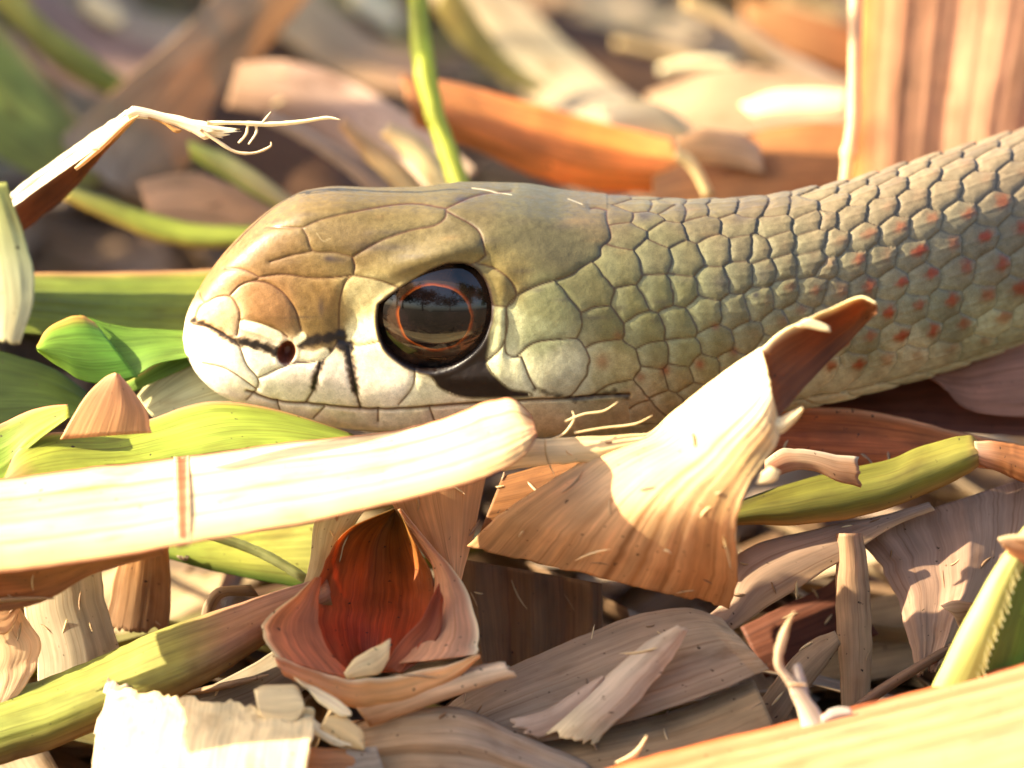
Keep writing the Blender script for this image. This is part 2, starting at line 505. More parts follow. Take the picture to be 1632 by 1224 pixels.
    sutures = [z1(l) for l in [
        [(110, 545), (135, 590), (190, 565), (250, 560), (285, 600), (300, 650), (285, 740)],
        [(135, 590), (105, 620), (85, 680)],
        [(250, 560), (300, 510), (360, 490), (430, 500), (500, 545), (555, 620), (580, 712)],
        [(295, 668), (400, 685), (480, 720), (520, 748)],
        [(225, 432), (310, 436), (385, 472), (350, 492)],
        [(385, 472), (500, 458), (640, 475), (760, 470), (825, 460)],
        [(825, 460), (790, 490), (770, 540), (757, 620), (755, 730)],
        [(820, 378), (832, 420), (825, 460)],
        [(820, 378), (900, 330), (980, 290), (1100, 250), (1200, 230), (1250, 195), (1255, 150)],
        [(585, 240), (610, 280), (640, 350), (740, 358), (820, 378)],
        [(640, 350), (540, 370), (440, 400)],
        [(590, 240), (700, 195), (900, 150), (1100, 128), (1255, 150)],
        [(420, 238), (500, 240), (585, 242)],
        [(825, 460), (950, 485), (1050, 525)],
        [(1050, 525), (1130, 470), (1200, 440), (1300, 415), (1390, 405), (1440, 370)],
        [(1390, 405), (1480, 430), (1550, 480), (1582, 555), (1540, 605), (1460, 592)],
        [(1535, 610), (1542, 700), (1510, 800), (1440, 860)],
        [(1255, 160), (1400, 250), (1440, 370)],
        [(1255, 150), (1400, 90), (1560, 70)],
        [(380, 940), (480, 892), (570, 862)],
        [(570, 865), (640, 862), (700, 840), (755, 770)],
        [(672, 865), (640, 990), (605, 1052)],
        [(800, 800), (830, 960), (858, 1078)],
        [(755, 765), (850, 790), (950, 768)],
        [(1112, 905), (1100, 980), (1035, 1062)],
        [(300, 800), (330, 880), (380, 940), (375, 990), (330, 1040)],
        [(470, 1045), (490, 1110)], [(690, 1075), (640, 1125)], [(940, 1080), (940, 1140)], [(1180, 1080), (1205, 1150)], [(1400, 1070), (1440, 1140)],
        [(80, 690), (180, 712), (280, 772)], [(280, 772), (300, 800)],
        [(130, 872), (240, 900), (375, 990)],
        [(500, 1125), (700, 1170), (950, 1190), (1300, 1190)],
    ]] + [z2(l) for l in [
        [(130, 552), (220, 510), (370, 465), (420, 430), (510, 375), (520, 330), (565, 285), (545, 200), (545, 160)],
        [(545, 160), (500, 148), (470, 152)],
        [(130, 552), (82, 605), (78, 700), (78, 820), (150, 842)],
        [(80, 605), (0, 600)],
        [(150, 842), (185, 930), (215, 985)],
    ]]
    mouth = [(393, 623), (441, 639), (490, 643), (575, 651), (640, 651), (736, 644), (800, 640), (850, 636), (905, 634), (960, 630), (1003, 628)]
    G = np.full(hx.shape, 1e3, np.float32)
    for l in sutures: G = np.minimum(G, dist_line(l))
    DM = dist_line(mouth)

    # --- scales of neck and body: a power diagram over hand-placed and regular seats
    neck = [(270, 650, 150), (480, 530, 85), (615, 420, 88), (640, 270, 70), (320, 850, 125), (590, 870, 110), (530, 690, 75), (655, 590, 65),
            (775, 380, 75), (790, 540, 70), (730, 710, 75), (770, 830, 60), (880, 690, 65), (905, 530, 58), (920, 390, 75), (830, 270, 60),
            (900, 820, 65), (1010, 640, 70), (1050, 500, 75), (1060, 345, 75), (1000, 240, 60), (1060, 770, 65), (1145, 630, 65),
            (1165, 460, 65), (1165, 340, 60), (1150, 235, 60), (1205, 750, 65), (1260, 590, 65), (1280, 450, 60), (1260, 345, 55), (1340, 690, 60),
            (1375, 545, 65), (1370, 425, 60), (1350, 320, 60), (1330, 230, 60), (1430, 650, 60), (1490, 540, 65), (1490, 410, 65),
            (1490, 310, 65), (1480, 220, 60), (1130, 880, 60), (1000, 900, 60), (880, 940, 60), (760, 960, 70), (640, 1020, 90), (1290, 800, 60), (1400, 770, 60), (1230, 900, 60),
            (1330, 880, 60), (1100, 990, 60), (960, 1020, 60), (830, 1060, 70), (1450, 870, 60), (720, 1110, 90), (1000, 1130, 80), (1200, 1030, 70),
            (720, 205, 50), (600, 190, 50), (700, 130, 40), (870, 165, 50), (800, 130, 40), (960, 160, 50), (1080, 150, 50), (1220, 150, 50), (1340, 150, 50), (1450, 150, 50)]
    visx = np.where(vis, P[..., 0], 1e6)[:h1]; visy = P[:h1, :, 1]
    seeds = []
    for (X, Y, r_) in neck:
        x, y = z2([(X, Y)])[0]
        k_ = np.argmin((visx - x) ** 2 + (visy - y) ** 2)
        iu, iv = np.unravel_index(k_, visx.shape)
        seeds.append((sarc[iu], ta[iu, iv], (r_ / 2.914) ** 2 * 0.8, 0.75, rng.uniform(), 38.0))
    s0 = sarc[np.searchsorted(xs, 1312)]
    smax = sarc[-1]
    for j in range(0, 9):
        s = s0 + (18 if j % 2 else 0) + (j - 4) * 0
        first = True
        while s < smax + 60:
            f = np.clip((s - s0) / 300, 0, 1)
            Ls = 46 + 17 * f
            rs = 41 + 8.5 * f
            seeds.append((s + rng.uniform(-2.5, 2.5), j * rs + rng.uniform(-2, 2) * (j > 0), 0.0, 1.0, rng.uniform(), Ls))
            s += Ls
    s = s0 - 400
    while s < smax + 60:                                   # broad belly plates
        seeds.append((s, 480, 3000.0, 0.5, rng.uniform(), 60.0)); s += 62
    seeds = np.array(seeds, np.float32); seeds = seeds[np.argsort(seeds[:, 0])]
    zone = z2([(545, -300), (545, 160), (565, 285), (520, 330), (510, 375), (420, 430), (370, 465), (220, 510), (130, 552), (82, 605), (78, 820), (150, 842), (215, 985), (420, 1035),
               (640, 1015), (700, 1500), (6500, 1500), (6500, -800)])
    Z = in_poly(zone, px, py)
    E1 = np.full((nu, nv), 1e3, np.float32); ls = np.zeros((nu, nv), np.float32); lt = np.zeros((nu, nv), np.float32)
    rid = np.zeros((nu, nv), np.float32); tilt = np.zeros((nu, nv), np.float32); Lloc = np.full((nu, nv), 50, np.float32)
    wv = 2.2 * np.sin(px * 0.13 + 2 * np.sin(py * 0.07)) * np.sin(py * 0.11 + 1)
    for iu in range(np.searchsorted(xs, 770), nu):
        m = np.where(Z[iu])[0]
        if not len(m): continue
        a, b = np.searchsorted(seeds[:, 0], [sarc[iu] - 130, sarc[iu] + 130])
        sd = seeds[a:b]
        if len(sd) < 3: continue
        ds = sarc[iu] - sd[:, 0]; dt = ta[iu, m][:, None] - sd[None, :, 1]
        D = (ds[None] + 0.011 * dt ** 2 * sd[None, :, 3] + wv[iu, m][:, None]) ** 2 + dt ** 2 - sd[None, :, 2]
        o2 = np.argpartition(D, 1, axis=1)[:, :2]
        r_ = np.arange(len(m)); d0 = D[r_, o2[:, 0]]; d1 = D[r_, o2[:, 1]]
        sw = d0 > d1
        f1 = np.where(sw, o2[:, 1], o2[:, 0]); f2 = np.where(sw, o2[:, 0], o2[:, 1])
        sep = np.hypot(sd[f1, 0] - sd[f2, 0], sd[f1, 1] - sd[f2, 1])
        E1[iu, m] = (np.maximum(d0, d1) - np.minimum(d0, d1)) / np.maximum(2 * sep, 1)
        ls[iu, m] = ds[f1]; lt[iu, m] = dt[r_, f1]
        rid[iu, m] = sd[f1, 4]; tilt[iu, m] = sd[f1, 3]; Lloc[iu, m] = sd[f1, 5]

    Gall = E1.copy(); Gall[:h1] = np.minimum(Gall[:h1], G)
    DMa = np.full((nu, nv), 1e3, np.float32); DMa[:h1] = DM
    # --- displacement along the normal
    wob = 0.5 * np.sin(px * 0.9 + py * 0.3) * np.sin(py * 0.8)
    disp = -np.where(Z, 0.75, 1.3) * np.exp(-(Gall / 1.9) ** 2) - 3.8 * np.exp(-(DMa / 2.6) ** 2)
    disp += 2.3 * (1 - np.exp(-(Gall / 7.5) ** 2)) * np.where(Z, 0.42 + 0.5 * np.clip((px - 980) / 350, 0, 1), 0.6)
    bodyw = np.clip((px - 980) / 350, 0, 1)
    disp += np.where(Z, (ls / np.maximum(Lloc, 1)) * (1.0 + 3.0 * bodyw) * tilt, 0)
    disp += np.where(Z, 0.8 * bodyw * np.exp(-(lt / 3.0) ** 2), 0)
    # soft modelling of the head: cheek, brow ledge, hollow before the eye
    def bump(cx_, cy_, rx, ry, amt, ang=0):
        ca, sa = math.cos(ang), math.sin(ang)
        X = (px - cx_) * ca + (py - cy_) * sa; Y = -(px - cx_) * sa + (py - cy_) * ca
        return amt * np.exp(-(X / rx) ** 2 - (Y / ry) ** 2)
    disp += bump(695, 408, 85, 20, 15, -0.28) + bump(560, 520, 30, 42, -11) + bump(500, 600, 70, 30, 5) + bump(620, 620, 60, 26, 4)
    disp += bump(430, 500, 50, 34, 5) + bump(345, 498, 28, 22, 4) + bump(880, 500, 90, 60, 7) + bump(890, 600, 110, 40, 6) + bump(950, 400, 60, 30, -3)
    disp += bump(800, 520, 12, 60, 4) + bump(805, 440, 22, 32, 4, 0.5) + bump(600, 350, 90, 16, -3) + bump(735, 600, 60, 14, 4)
    # nostril
    nx, ny = z1([(515, 822)])[0]
    X, Y = (px - nx), (py - ny); ca, sa = math.cos(0.28), math.sin(0.28)
    rn = np.sqrt(((X * ca + Y * sa) / 15.5) ** 2 + ((-X * sa + Y * ca) / 20.5) ** 2)
    near_side = (px < 1330)
    disp += np.where(near_side, -22 * (1 - np.clip((rn - 0.35) / 0.6, 0, 1)) + 0.6 * np.exp(-((rn - 1.15) / 0.2) ** 2), 0)
    P2 = P + Nn * disp[..., None]
    # eye opening
    eye = z6([(205, 470), (300, 398), (430, 316), (560, 238), (660, 196), (740, 188), (810, 200), (870, 235), (930, 320), (962, 430), (968, 520), (950, 610), (900, 720),
              (820, 805), (700, 880), (560, 912), (440, 892), (330, 832), (240, 745), (203, 640), (196, 550)])
    eyec = np.asarray(crom(eye + [eye[0]], np.linspace(0, 1, 121)))[:-1]
    De = dist_line(eye + [eye[0]])
    ins = in_poly(eyec, hx, hy)
    sd_e = np.where(ins, -De, De)
    hole = np.clip((3.0 - sd_e) / 6.0, 0, 1); hole = hole * hole * (3 - 2 * hole)
    side = np.where(v >= 0, 1.0, -1.0)[None, :]
    rim = 2.0 * np.exp(-((sd_e - 7) / 5.0) ** 2)
    Nl = Nn[:h1]
    P2[:h1] += Nl * rim[..., None]
    inward = np.stack([np.zeros(nv), -0.25 * np.ones(nv), np.ones(nv)], -1) * np.where(v >= 0, 1.0, -1.0)[:, None]
    lateral = np.array([0, math.sin(PITCH), -math.cos(PITCH)])   # toward the near side in px space (y is down)
    P2[:h1] -= (hole * 62)[..., None] * lateral * side[..., None]

    # --- colours: soft field between marked samples, then markings
    smp = [  # x, y, albedo
        (330, 440, S(150, 122, 88)), (420, 380, S(136, 116, 80)), (500, 330, S(126, 112, 74)), (600, 320, S(122, 110, 72)), (640, 380, S(122, 112, 76)),
        (740, 330, S(112, 104, 72)), (850, 350, S(108, 104, 72)), (900, 400, S(112, 108, 76)), (560, 400, S(128, 114, 78)), (430, 490, S(160, 130, 92)),
        (350, 500, S(196, 168, 130)), (510, 480, S(148, 126, 84)), (520, 520, S(140, 122, 80)), (580, 470, S(176, 166, 126)), (575, 540, S(206, 196, 150)),
        (320, 560, S(226, 214, 190)), (350, 600, S(228, 216, 192)), (420, 590, S(226, 214, 186)), (480, 610, S(212, 194, 172)), (550, 600, S(212, 196, 176)),
        (620, 610, S(220, 206, 180)), (680, 625, S(206, 198, 160)), (430, 645, S(222, 208, 180)), (560, 665, S(206, 184, 158)), (700, 670, S(200, 180, 154)),
        (850, 665, S(190, 172, 136)), (810, 520, S(176, 178, 138)), (806, 590, S(196, 192, 150)), (805, 450, S(140, 130, 86)), (870, 480, S(134, 138, 102)),
        (860, 530, S(150, 156, 122)), (900, 590, S(174, 172, 142)), (830, 610, S(190, 188, 152)), (980, 590, S(160, 152, 108)), (950, 450, S(130, 128, 88)), (1000, 520, S(132, 132, 88)),
        (1060, 400, S(124, 120, 86)), (1060, 480, S(132, 132, 90)), (1100, 560, S(142, 142, 100)), (1080, 620, S(160, 150, 108)), (1020, 650, S(176, 160, 120)),
        (950, 340, S(116, 106, 76)), (1100, 340, S(120, 112, 84)), (1200, 380, S(124, 118, 90)), (1200, 480, S(132, 130, 98)), (1250, 560, S(146, 144, 108)),
        (1200, 330, S(126, 116, 90)), (1350, 330, S(134, 124, 98)), (1350, 430, S(132, 126, 100)), (1380, 540, S(146, 142, 112)), (1320, 620, S(182, 168, 132)),
        (1450, 300, S(138, 127, 102)), (1500, 400, S(136, 130, 106)), (1500, 500, S(142, 142, 116)), (1450, 580, S(178, 166, 130)), (1600, 250, S(140, 128, 104)),
        (1600, 400, S(136, 130, 108)), (1580, 540, S(168, 164, 124)), (1750, 300, S(138, 128, 104)), (1750, 480, S(168, 160, 124)),
        (2100, 300, S(138, 128, 104)), (2100, 440, S(168, 160, 124)), (2500, 300, S(138, 128, 104))]
    num = np.zeros((nu, nv, 3), np.float32); den = np.full((nu, nv), 1e-9, np.float32)
    for (x, y, c) in smp:
        w = 1 / (((px - x) ** 2 + (py - y) ** 2) / 900 + 0.15) ** 2.2
        num += w[..., None].astype(np.float32) * np.asarray(c, np.float32); den += w.astype(np.float32)
    C = num / den[..., None]
    belly = np.clip((ta - 400) / 40, 0, 1) * np.clip((px - 900) / 150, 0, 1)
    C = C * (1 - belly[..., None]) + np.asarray(S(206, 190, 142)) * belly[..., None]
    def mix(mask, c):
        nonlocal C
        C = C * (1 - mask[..., None]) + np.asarray(c, np.float32) * mask[..., None]
    full = lambda a: np.concatenate([a, np.full((nu - h1, nv), 1e3, np.float32)])
    # each scale a touch different; pale front edge, olive middle
    tone = np.where(Z, 0.90 + 0.2 * rid, 1.0); C = C * tone[..., None]
    frontal = np.where(Z, np.clip(-ls / np.maximum(Lloc, 1) * 2.2, 0, 1), 0) * np.clip((px - 900) / 100, 0, 1)
    mix(frontal * 0.34 * np.clip((py - 330) / 150, 0, 1), S(172, 180, 150))
    # rust marks at the rear of the flank scales
    wob2 = np.sin(px * .31 + py * .11) * np.sin(py * .27 - px * .05)
    rx = (ls - (0.22 + .1 * (rid - .5)) * Lloc + 3 * wob2) / ((0.15 + .12 * ((rid * 3.7) % 1)) * Lloc); ry = (lt + 5 - 12 * (((rid * 5.1) % 1) - 0.5) + 2 * wob2) / ((0.15 + .12 * ((rid * 9.7) % 1)) * Lloc)
    amt = np.clip((px - 1180) / 260, 0, 1) * np.clip((ta - 70) / 170, 0.08, 1) * (0.2 + 0.95 * ((rid * 7.3) % 1))
    amt *= np.clip(1.0 - (ta - 330) / 60, 0, 1)
    spot = np.where(Z, np.exp(-(rx ** 2 + ry ** 2) ** 1.5), 0) * np.clip(amt * 1.5, 0, 0.95)
    mix(spot, S(150, 78, 38))
    for (sx, sy, rr0, a0) in [(1060, 590, 8, .7), (1115, 580, 8, .7), (960, 575, 12, .4), (1140, 520, 6, .5), (1170, 560, 7, .5), (985, 535, 8, .35), (1020, 600, 8, .5)]:
        mix(a0 * np.exp(-((px - sx) ** 2 + (py - sy) ** 2) / rr0 ** 2), S(158, 84, 46))
    # slate smudges and pale scuffs on the crown
    r5 = np.random.default_rng(5)
    for _ in range(60):
        sx, sy = r5.uniform(430, 1250), r5.uniform(300, 520)
        a_, b_ = r5.uniform(6, 26), r5.uniform(2, 6)
        mix(r5.uniform(.15, .45) * np.exp(-((px - sx + (py - sy) * 0.8) / a_) ** 2 - ((py - sy) / b_) ** 2), S(88, 80, 78) if r5.random() < .6 else S(140, 118, 78))
    for (sx, sy, a_, b_, c_) in [(1028, 345, 14, 9, .6), (735, 318, 10, 5, .7), (525, 412, 9, 5, .7), (512, 490, 5, 14, .5), (610, 395, 50, 6, .35), (1180, 350, 12, 8, .3),
                                 (1150, 450, 14, 12, .4), (1215, 440, 14, 14, .35), (1205, 470, 5, 5, .7), (1060, 490, 5, 5, .5)]:
        mix(c_ * np.exp(-((px - sx) / a_) ** 2 - ((py - sy) / b_) ** 2), S(78, 72, 82))
    mott = np.sin(px * 0.21 + 3 * np.sin(py * 0.05)) * np.sin(py * 0.17 + px * 0.03) + 0.6 * np.sin(px * .53 + py * .31) * np.sin(py * .47)
    C = C * (1 + 0.05 * mott)[..., None]
    # dark sutures
    faint = np.ones((nu, nv)) * 0.72
    faint *= np.where((py < 420) & (px < 560), 0.6, 1)
    su = np.exp(-(Gall / 1.5) ** 2) * faint * np.where(Z, np.clip(1.05 - bodyw * 0.62, 0, 1), 1.0)
    mix(su, S(92, 58, 34))
    mix(np.exp(-(DMa / 2.6) ** 2) * 0.75, S(84, 56, 42))
    # black-brown streaks: snout band, bars on the lip, rim and teardrop of the eye
    dark = S(40, 24, 17)
    def streak(pts, w, a=0.95):
        D = full(dist_line(pts)) + 2.2 * np.sin(px * .33 + 2 * np.sin(py * .21)) * np.sin(py * .29 + 1) + 0.4 * np.sin(px * .9 + py * .7); mix(a * np.clip((w + 3.5 - D) / 7.5, 0, 1) ** 1.3, dark)
    streak(z1([(82, 672), (170, 705), (270, 768), (330, 772), (400, 795), (470, 830)]), 5.0, 0.9)
    streak(z1([(300, 768), (400, 790), (470, 812)]), 7.0)
    streak(z1([(585, 772), (680, 758), (770, 748)]), 9.0)
    streak(z1([(760, 740), (775, 790), (800, 800)]), 9.0)
    streak(z1([(672, 868), (652, 930), (635, 985)]), 5.0)
    streak(z1([(640, 985), (606, 1050)]), 1.2, 0.7)
    streak(z1([(720, 800), (690, 850), (672, 868)]), 3.5)
    streak(z1([(800, 800), (815, 880), (838, 990)]), 7.0)
    streak(z1([(838, 990), (858, 1078)]), 1.2, 0.7)
    for pts, w, a in (([(752, 301), (780, 304), (815, 311)], 0.3, .5), ([(905, 318), (928, 327)], 0.3, .4), ([(505, 372), (515, 384), (526, 380)], 0.4, .22)):
        mix(a * np.clip((w + 1.2 - full(dist_line(pts))) / 1.6, 0, 1), S(236, 224, 196))
    # cream bars above and below the nostril
    De2 = full(sd_e.astype(np.float32))
    for pts, w in ((z1([(320, 690), (400, 712), (470, 742)]), 8), (z1([(590, 835), (650, 838), (690, 822)]), 8), (z1([(565, 765), (590, 745)]), 6)):
        D = full(dist_line(pts)); mix(0.9 * np.clip((w + 2 - D) / 4.0, 0, 1), S(232, 220, 178))
    mix(np.clip((9.5 - De2) / 5, 0, 1) * np.clip(1 - (py - 560) / 80 * 0, 0, 1), S(56, 34, 22))
    tear = z1([(1000, 800), (1060, 880), (1180, 925), (1230, 985), (1330, 1025), (1450, 1030), (1640, 1020), (1640, 1000), (1555, 985), (1490, 930), (1445, 870), (1455, 760), (1440, 600), (1300, 880)])
    T_in = in_poly(tear, hx, hy); Dt = np.where(T_in, -dist_line(tear + [tear[0]]), dist_line(tear + [tear[0]]))
    mix(np.clip((3 - full(Dt)) / 6, 0, 1) * 0.98, S(42, 25, 18))
    rnm = np.where(near_side, np.clip((1.02 - rn) / 0.15, 0, 1), 0); mix(rnm, S(120, 74, 54))
    for l in [[(215, 985), (300, 1010), (400, 1035)], [(400, 1035), (500, 1020), (580, 995)], [(590, 1015), (640, 1030)]]:
        streak(z2(l), 3.0, 0.75)
    gy = C.mean(-1, keepdims=True); gw = (0.16 * np.clip((px - 740) / 120, 0, 1) * (1 - spot))[..., None]; C = C * (1 - gw) + gy * np.array([1.08, 1.0, 0.84]) * gw
    lw = np.clip((C.mean(-1, keepdims=True) - 0.26) / 0.26, 0, 1); Cd = np.clip(C, 0.004, 0.9) ** np.array([1.40, 1.46, 1.47])
    C = Cd * (1 - lw) + np.clip(C * 1.04, 0.004, 0.86) * lw

    # tip: close the snout with a tiny ring, close the tail end likewise
    i, j = np.meshgrid(np.arange(nu - 1), np.arange(nv), indexing='ij'); j2 = (j + 1) % nv
    quads = np.stack([i * nv + j, (i + 1) * nv + j, (i + 1) * nv + j2, i * nv + j2], -1).reshape(-1, 4)
    caps = []
    h = nv // 2; a = np.arange(h - 1)
    for row in (0, nu - 1):
        caps.append(np.stack([row * nv + a, row * nv + a + 1, row * nv + (nv - 2 - a), row * nv + (nv - 1 - a)], -1))
    quads = np.concatenate([quads] + caps)

    m, N, Lk = new_mat('snake_skin')
    pr = N['Principled BSDF']
    at = N.new('ShaderNodeAttribute'); at.attribute_name = 'Col'
    tc = N.new('ShaderNodeTexCoord')
    n = N.new('ShaderNodeTexNoise'); n.inputs['Scale'].default_value = 38; n.inputs['Detail'].default_value = 5
    Lk.new(tc.outputs['Object'], n.inputs['Vector'])
    mr = N.new('ShaderNodeMapRange'); Lk.new(n.outputs[0], mr.inputs[0])
    mr.inputs[1].default_value = .3; mr.inputs[2].default_value = .7; mr.inputs[3].default_value = .84; mr.inputs[4].default_value = 1.12
    nf = N.new('ShaderNodeTexNoise'); nf.inputs['Scale'].default_value = 170; nf.inputs['Detail'].default_value = 4; nf.inputs['Roughness'].default_value = 0.7
    Lk.new(tc.outputs['Object'], nf.inputs['Vector'])
    mf = N.new('ShaderNodeMapRange'); Lk.new(nf.outputs[0], mf.inputs[0])
    mf.inputs[1].default_value = .3; mf.inputs[2].default_value = .7; mf.inputs[3].default_value = .80; mf.inputs[4].default_value = 1.18
    mm = N.new('ShaderNodeMath'); mm.operation = 'MULTIPLY'; Lk.new(mr.outputs[0], mm.inputs[0]); Lk.new(mf.outputs[0], mm.inputs[1])
    mx = N.new('ShaderNodeVectorMath'); mx.operation = 'SCALE'
    Lk.new(at.outputs['Color'], mx.inputs[0]); Lk.new(mm.outputs[0], mx.inputs['Scale'])
    rg = N.new('ShaderNodeMapRange'); Lk.new(n.outputs[0], rg.inputs[0])
    rg.inputs[1].default_value = .3; rg.inputs[2].default_value = .7; rg.inputs[3].default_value = .36; rg.inputs[4].default_value = .60
    Lk.new(mx.outputs[0], pr.inputs['Base Color'])
    Lk.new(rg.outputs[0], pr.inputs['Roughness'])
    pr.inputs['Specular IOR Level'].default_value = 0.38
    bp = N.new('ShaderNodeBump'); bp.inputs['Strength'].default_value = 0.4; bp.inputs['Distance'].default_value = 0.004
    hs = N.new('ShaderNodeMath'); hs.operation = 'MULTIPLY_ADD'; hs.inputs[1].default_value = 0.4; Lk.new(nf.outputs[0], hs.inputs[0]); Lk.new(n.outputs[0], hs.inputs[2])
    Lk.new(hs.outputs[0], bp.inputs['Height']); Lk.new(bp.outputs[0], pr.inputs['Normal'])
    snake = make_mesh('snake', W(P2), quads, m, C)
    tag(snake, 'olive grey snake with a dark-rimmed eye and rust-spotted scales lying on the litter', 'snake')

    # eyes
    em, N, Lk = new_mat('snake_eye')
    pr = N['Principled BSDF']
    tc = N.new('ShaderNodeTexCoord')
    sep = N.new('ShaderNodeSeparateXYZ'); Lk.new(tc.outputs['Object'], sep.inputs[0])
    ln = N.new('ShaderNodeVectorMath'); ln.operation = 'LENGTH'
    cmb = N.new('ShaderNodeCombineXYZ')
    for k_, off in ((0, -0.05), (2, 0.075)):
        ofn = N.new('ShaderNodeMath'); ofn.operation = 'ADD'; ofn.inputs[1].default_value = off
        Lk.new(sep.outputs[k_], ofn.inputs[0]); Lk.new(ofn.outputs[0], cmb.inputs[0 if k_ == 0 else 1])
    Lk.new(cmb.outputs[0], ln.inputs[0])
    nz = N.new('ShaderNodeTexNoise'); nz.inputs['Scale'].default_value = 3.5; Lk.new(tc.outputs['Object'], nz.inputs['Vector'])
    na_ = N.new('ShaderNodeMath'); na_.operation = 'MULTIPLY_ADD'; na_.inputs[1].default_value = 0.06; Lk.new(nz.outputs[0], na_.inputs[0]); Lk.new(ln.outputs['Value'], na_.inputs[2])
    rp = N.new('ShaderNodeValToRGB'); Lk.new(na_.outputs[0], rp.inputs[0])
    e = rp.color_ramp.elements
    e[0].position = 0.0; e[0].color = (0.003, 0.002, 0.002, 1)
    e[1].position = 1.0; e[1].color = (0.012, 0.006, 0.004, 1)
    for pos, c in ((0.480, (0.004, 0.002, 0.002, 1)), (0.498, (0.13, 0.030, 0.005, 1)), (0.512, (0.07, 0.013, 0.003, 1)), (0.535, (0.02, 0.011, 0.006, 1)), (0.90, (0.02, 0.009, 0.005, 1))):
        k_ = e.new(pos); k_.color = c
    n8 = N.new('ShaderNodeTexNoise'); n8.inputs['Scale'].default_value = 2.6; Lk.new(tc.outputs['Object'], n8.inputs['Vector'])
    m8 = N.new('ShaderNodeMapRange'); Lk.new(n8.outputs[0], m8.inputs[0]); m8.inputs[1].default_value = .38; m8.inputs[2].default_value = .58; m8.inputs[3].default_value = .12; m8.inputs[4].default_value = 1.5
    v8 = N.new('ShaderNodeVectorMath'); v8.operation = 'SCALE'; Lk.new(rp.outputs[0], v8.inputs[0]); Lk.new(m8.outputs[0], v8.inputs['Scale'])
    Lk.new(v8.outputs[0], pr.inputs['Base Color'])
    pr.inputs['Roughness'].default_value = 0.12; pr.inputs['Specular IOR Level'].default_value = 0.15
    pr.inputs['Coat Weight'].default_value = 1.0; pr.inputs['Coat Roughness'].default_value = 0.012; pr.inputs['Coat IOR'].default_value = 1.38
    th = np.linspace(0, np.pi, 49); ph = np.linspace(0, 2 * np.pi, 64, endpoint=False)
    for sgn_ in (1, -1):
        # axis -Y of the eye object looks outwards
        V_ = np.stack([np.sin(th)[:, None] * np.cos(ph), -np.cos(th)[:, None] * np.ones(64) * sgn_, np.sin(th)[:, None] * np.sin(ph)], -1)
        i, j = np.meshgrid(np.arange(48), np.arange(64), indexing='ij')
        q_ = np.stack([i * 64 + j, i * 64 + (j + 1) % 64, (i + 1) * 64 + (j + 1) % 64, (i + 1) * 64 + j], -1).reshape(-1, 4)
        o = make_mesh('eye', V_, q_ if sgn_ == 1 else q_[:, ::-1], em)
        iu = np.searchsorted(xs, 690)
        if sgn_ == 1:
            k_ = np.argmin(np.where(vis[iu], (P[iu, :, 1] - 507) ** 2, 1e9))
            base = P[iu, k_]
        else:
            base = PM[iu, k_]
        c = W(base + np.array([0, 0, 0.0]))
        sk = np.array([124, 70, 112]) * K
        yax = np.array([0, 1.0, 0]) * sgn_
        o.location = Vector(c + yax * 57 * K + np.array([3 * K, 0, 2 * K]))
        o.rotation_euler = (math.radians(-9) * sgn_, 0, math.radians(-7) * sgn_)
        o.scale = sk
        o.parent = snake
        o['label'] = 'dark glossy eye with a thin orange ring round the pupil'
    return snake


snake = build_snake()
# ---------------------------------------------------------------- the litter, leaf by leaf
STRAW = S(214, 186, 132); PALE = S(226, 206, 160); TAN = S(178, 140, 98); BROWN = S(140, 96, 60); RUST = S(150, 78, 42)
GREY = S(168, 148, 124); MAUVE = S(150, 122, 104); DARKB = S(92, 60, 38); OLIVE = S(120, 122, 30); GREEN = S(96, 132, 20); LIME = S(158, 172, 34)
PINK = S(196, 146, 112); ORANGE = S(190, 108, 40); CREAM = S(236, 220, 180)


def D(pts, d):
    """give every (x, y) of an outline its depth; d is a number or a list spread along it"""
    if np.isscalar(d): return [(x, y, d) for x, y in pts]
    dv = np.interp(np.linspace(0, 1, len(pts)), np.linspace(0, 1, len(d)), d)
    return [(x, y, q) for (x, y), q in zip(pts, dv)]


# --- in front of the snake
fb = leaf('straw', 'long straw-coloured stem with a brown joint lying below the snake\'s chin', 'grass stem',
          D([(-170, 776), (0, 762), (140, 745), (282, 729), (450, 706), (600, 690), (700, 668), (770, 641), (815, 634), (848, 662)], [-230, -215, -205, -200, -215]),
          D([(-170, 938), (0, 913), (140, 895), (288, 868), (450, 840), (560, 816), (700, 782), (780, 757), (832, 728), (858, 694)], [-450, -430, -410, -370, -290]),
          [(0, STRAW), (.28, S(216, 196, 150)), (.36, PALE), (.72, S(218, 198, 152)), (.93, S(214, 186, 140)), (1, S(176, 120, 84))], bulge=22, th=7, ridge=1.2, edge=2.5, rag=(0, 7), mat='pale', margin=(S(150, 92, 60), 2, 7), bands=[(0,(1,1,1)),(.2,(1,1,1)),(.23,(.7,.6,.45)),(.26,(1,1,1)),(.45,(.95,.9,.85)),(.47,(.75,.64,.5)),(.5,(1,1,1)),(.66,(1,1,1)),(.69,(.7,.58,.42)),(.72,(1,1,1)),(.85,(.85,.75,.62)),(1,(.8,.68,.54))])
leaf('joint', None, None, D([(277, 728), (290, 728), (301, 726)], -211), D([(281, 872), (293, 869), (303, 866)], -422), [(0, PALE), (.3, S(140, 86, 54)), (.7, S(150, 96, 66)), (1, PALE)], bulge=33, th=14, ridge=.6, mat='dry', parent=fb)
leaf('dead_leaf', 'brown curled leaf edge tucked tight under the long straw stem', 'dead leaf',
     D([(-60, 905), (60, 900), (160, 880), (262, 868)], -290), D([(-60, 985), (60, 962), (150, 915), (262, 884)], -240), [(0, BROWN), (1, S(160, 112, 72))], bulge=-10, mat='dry', rag=(0, 6))

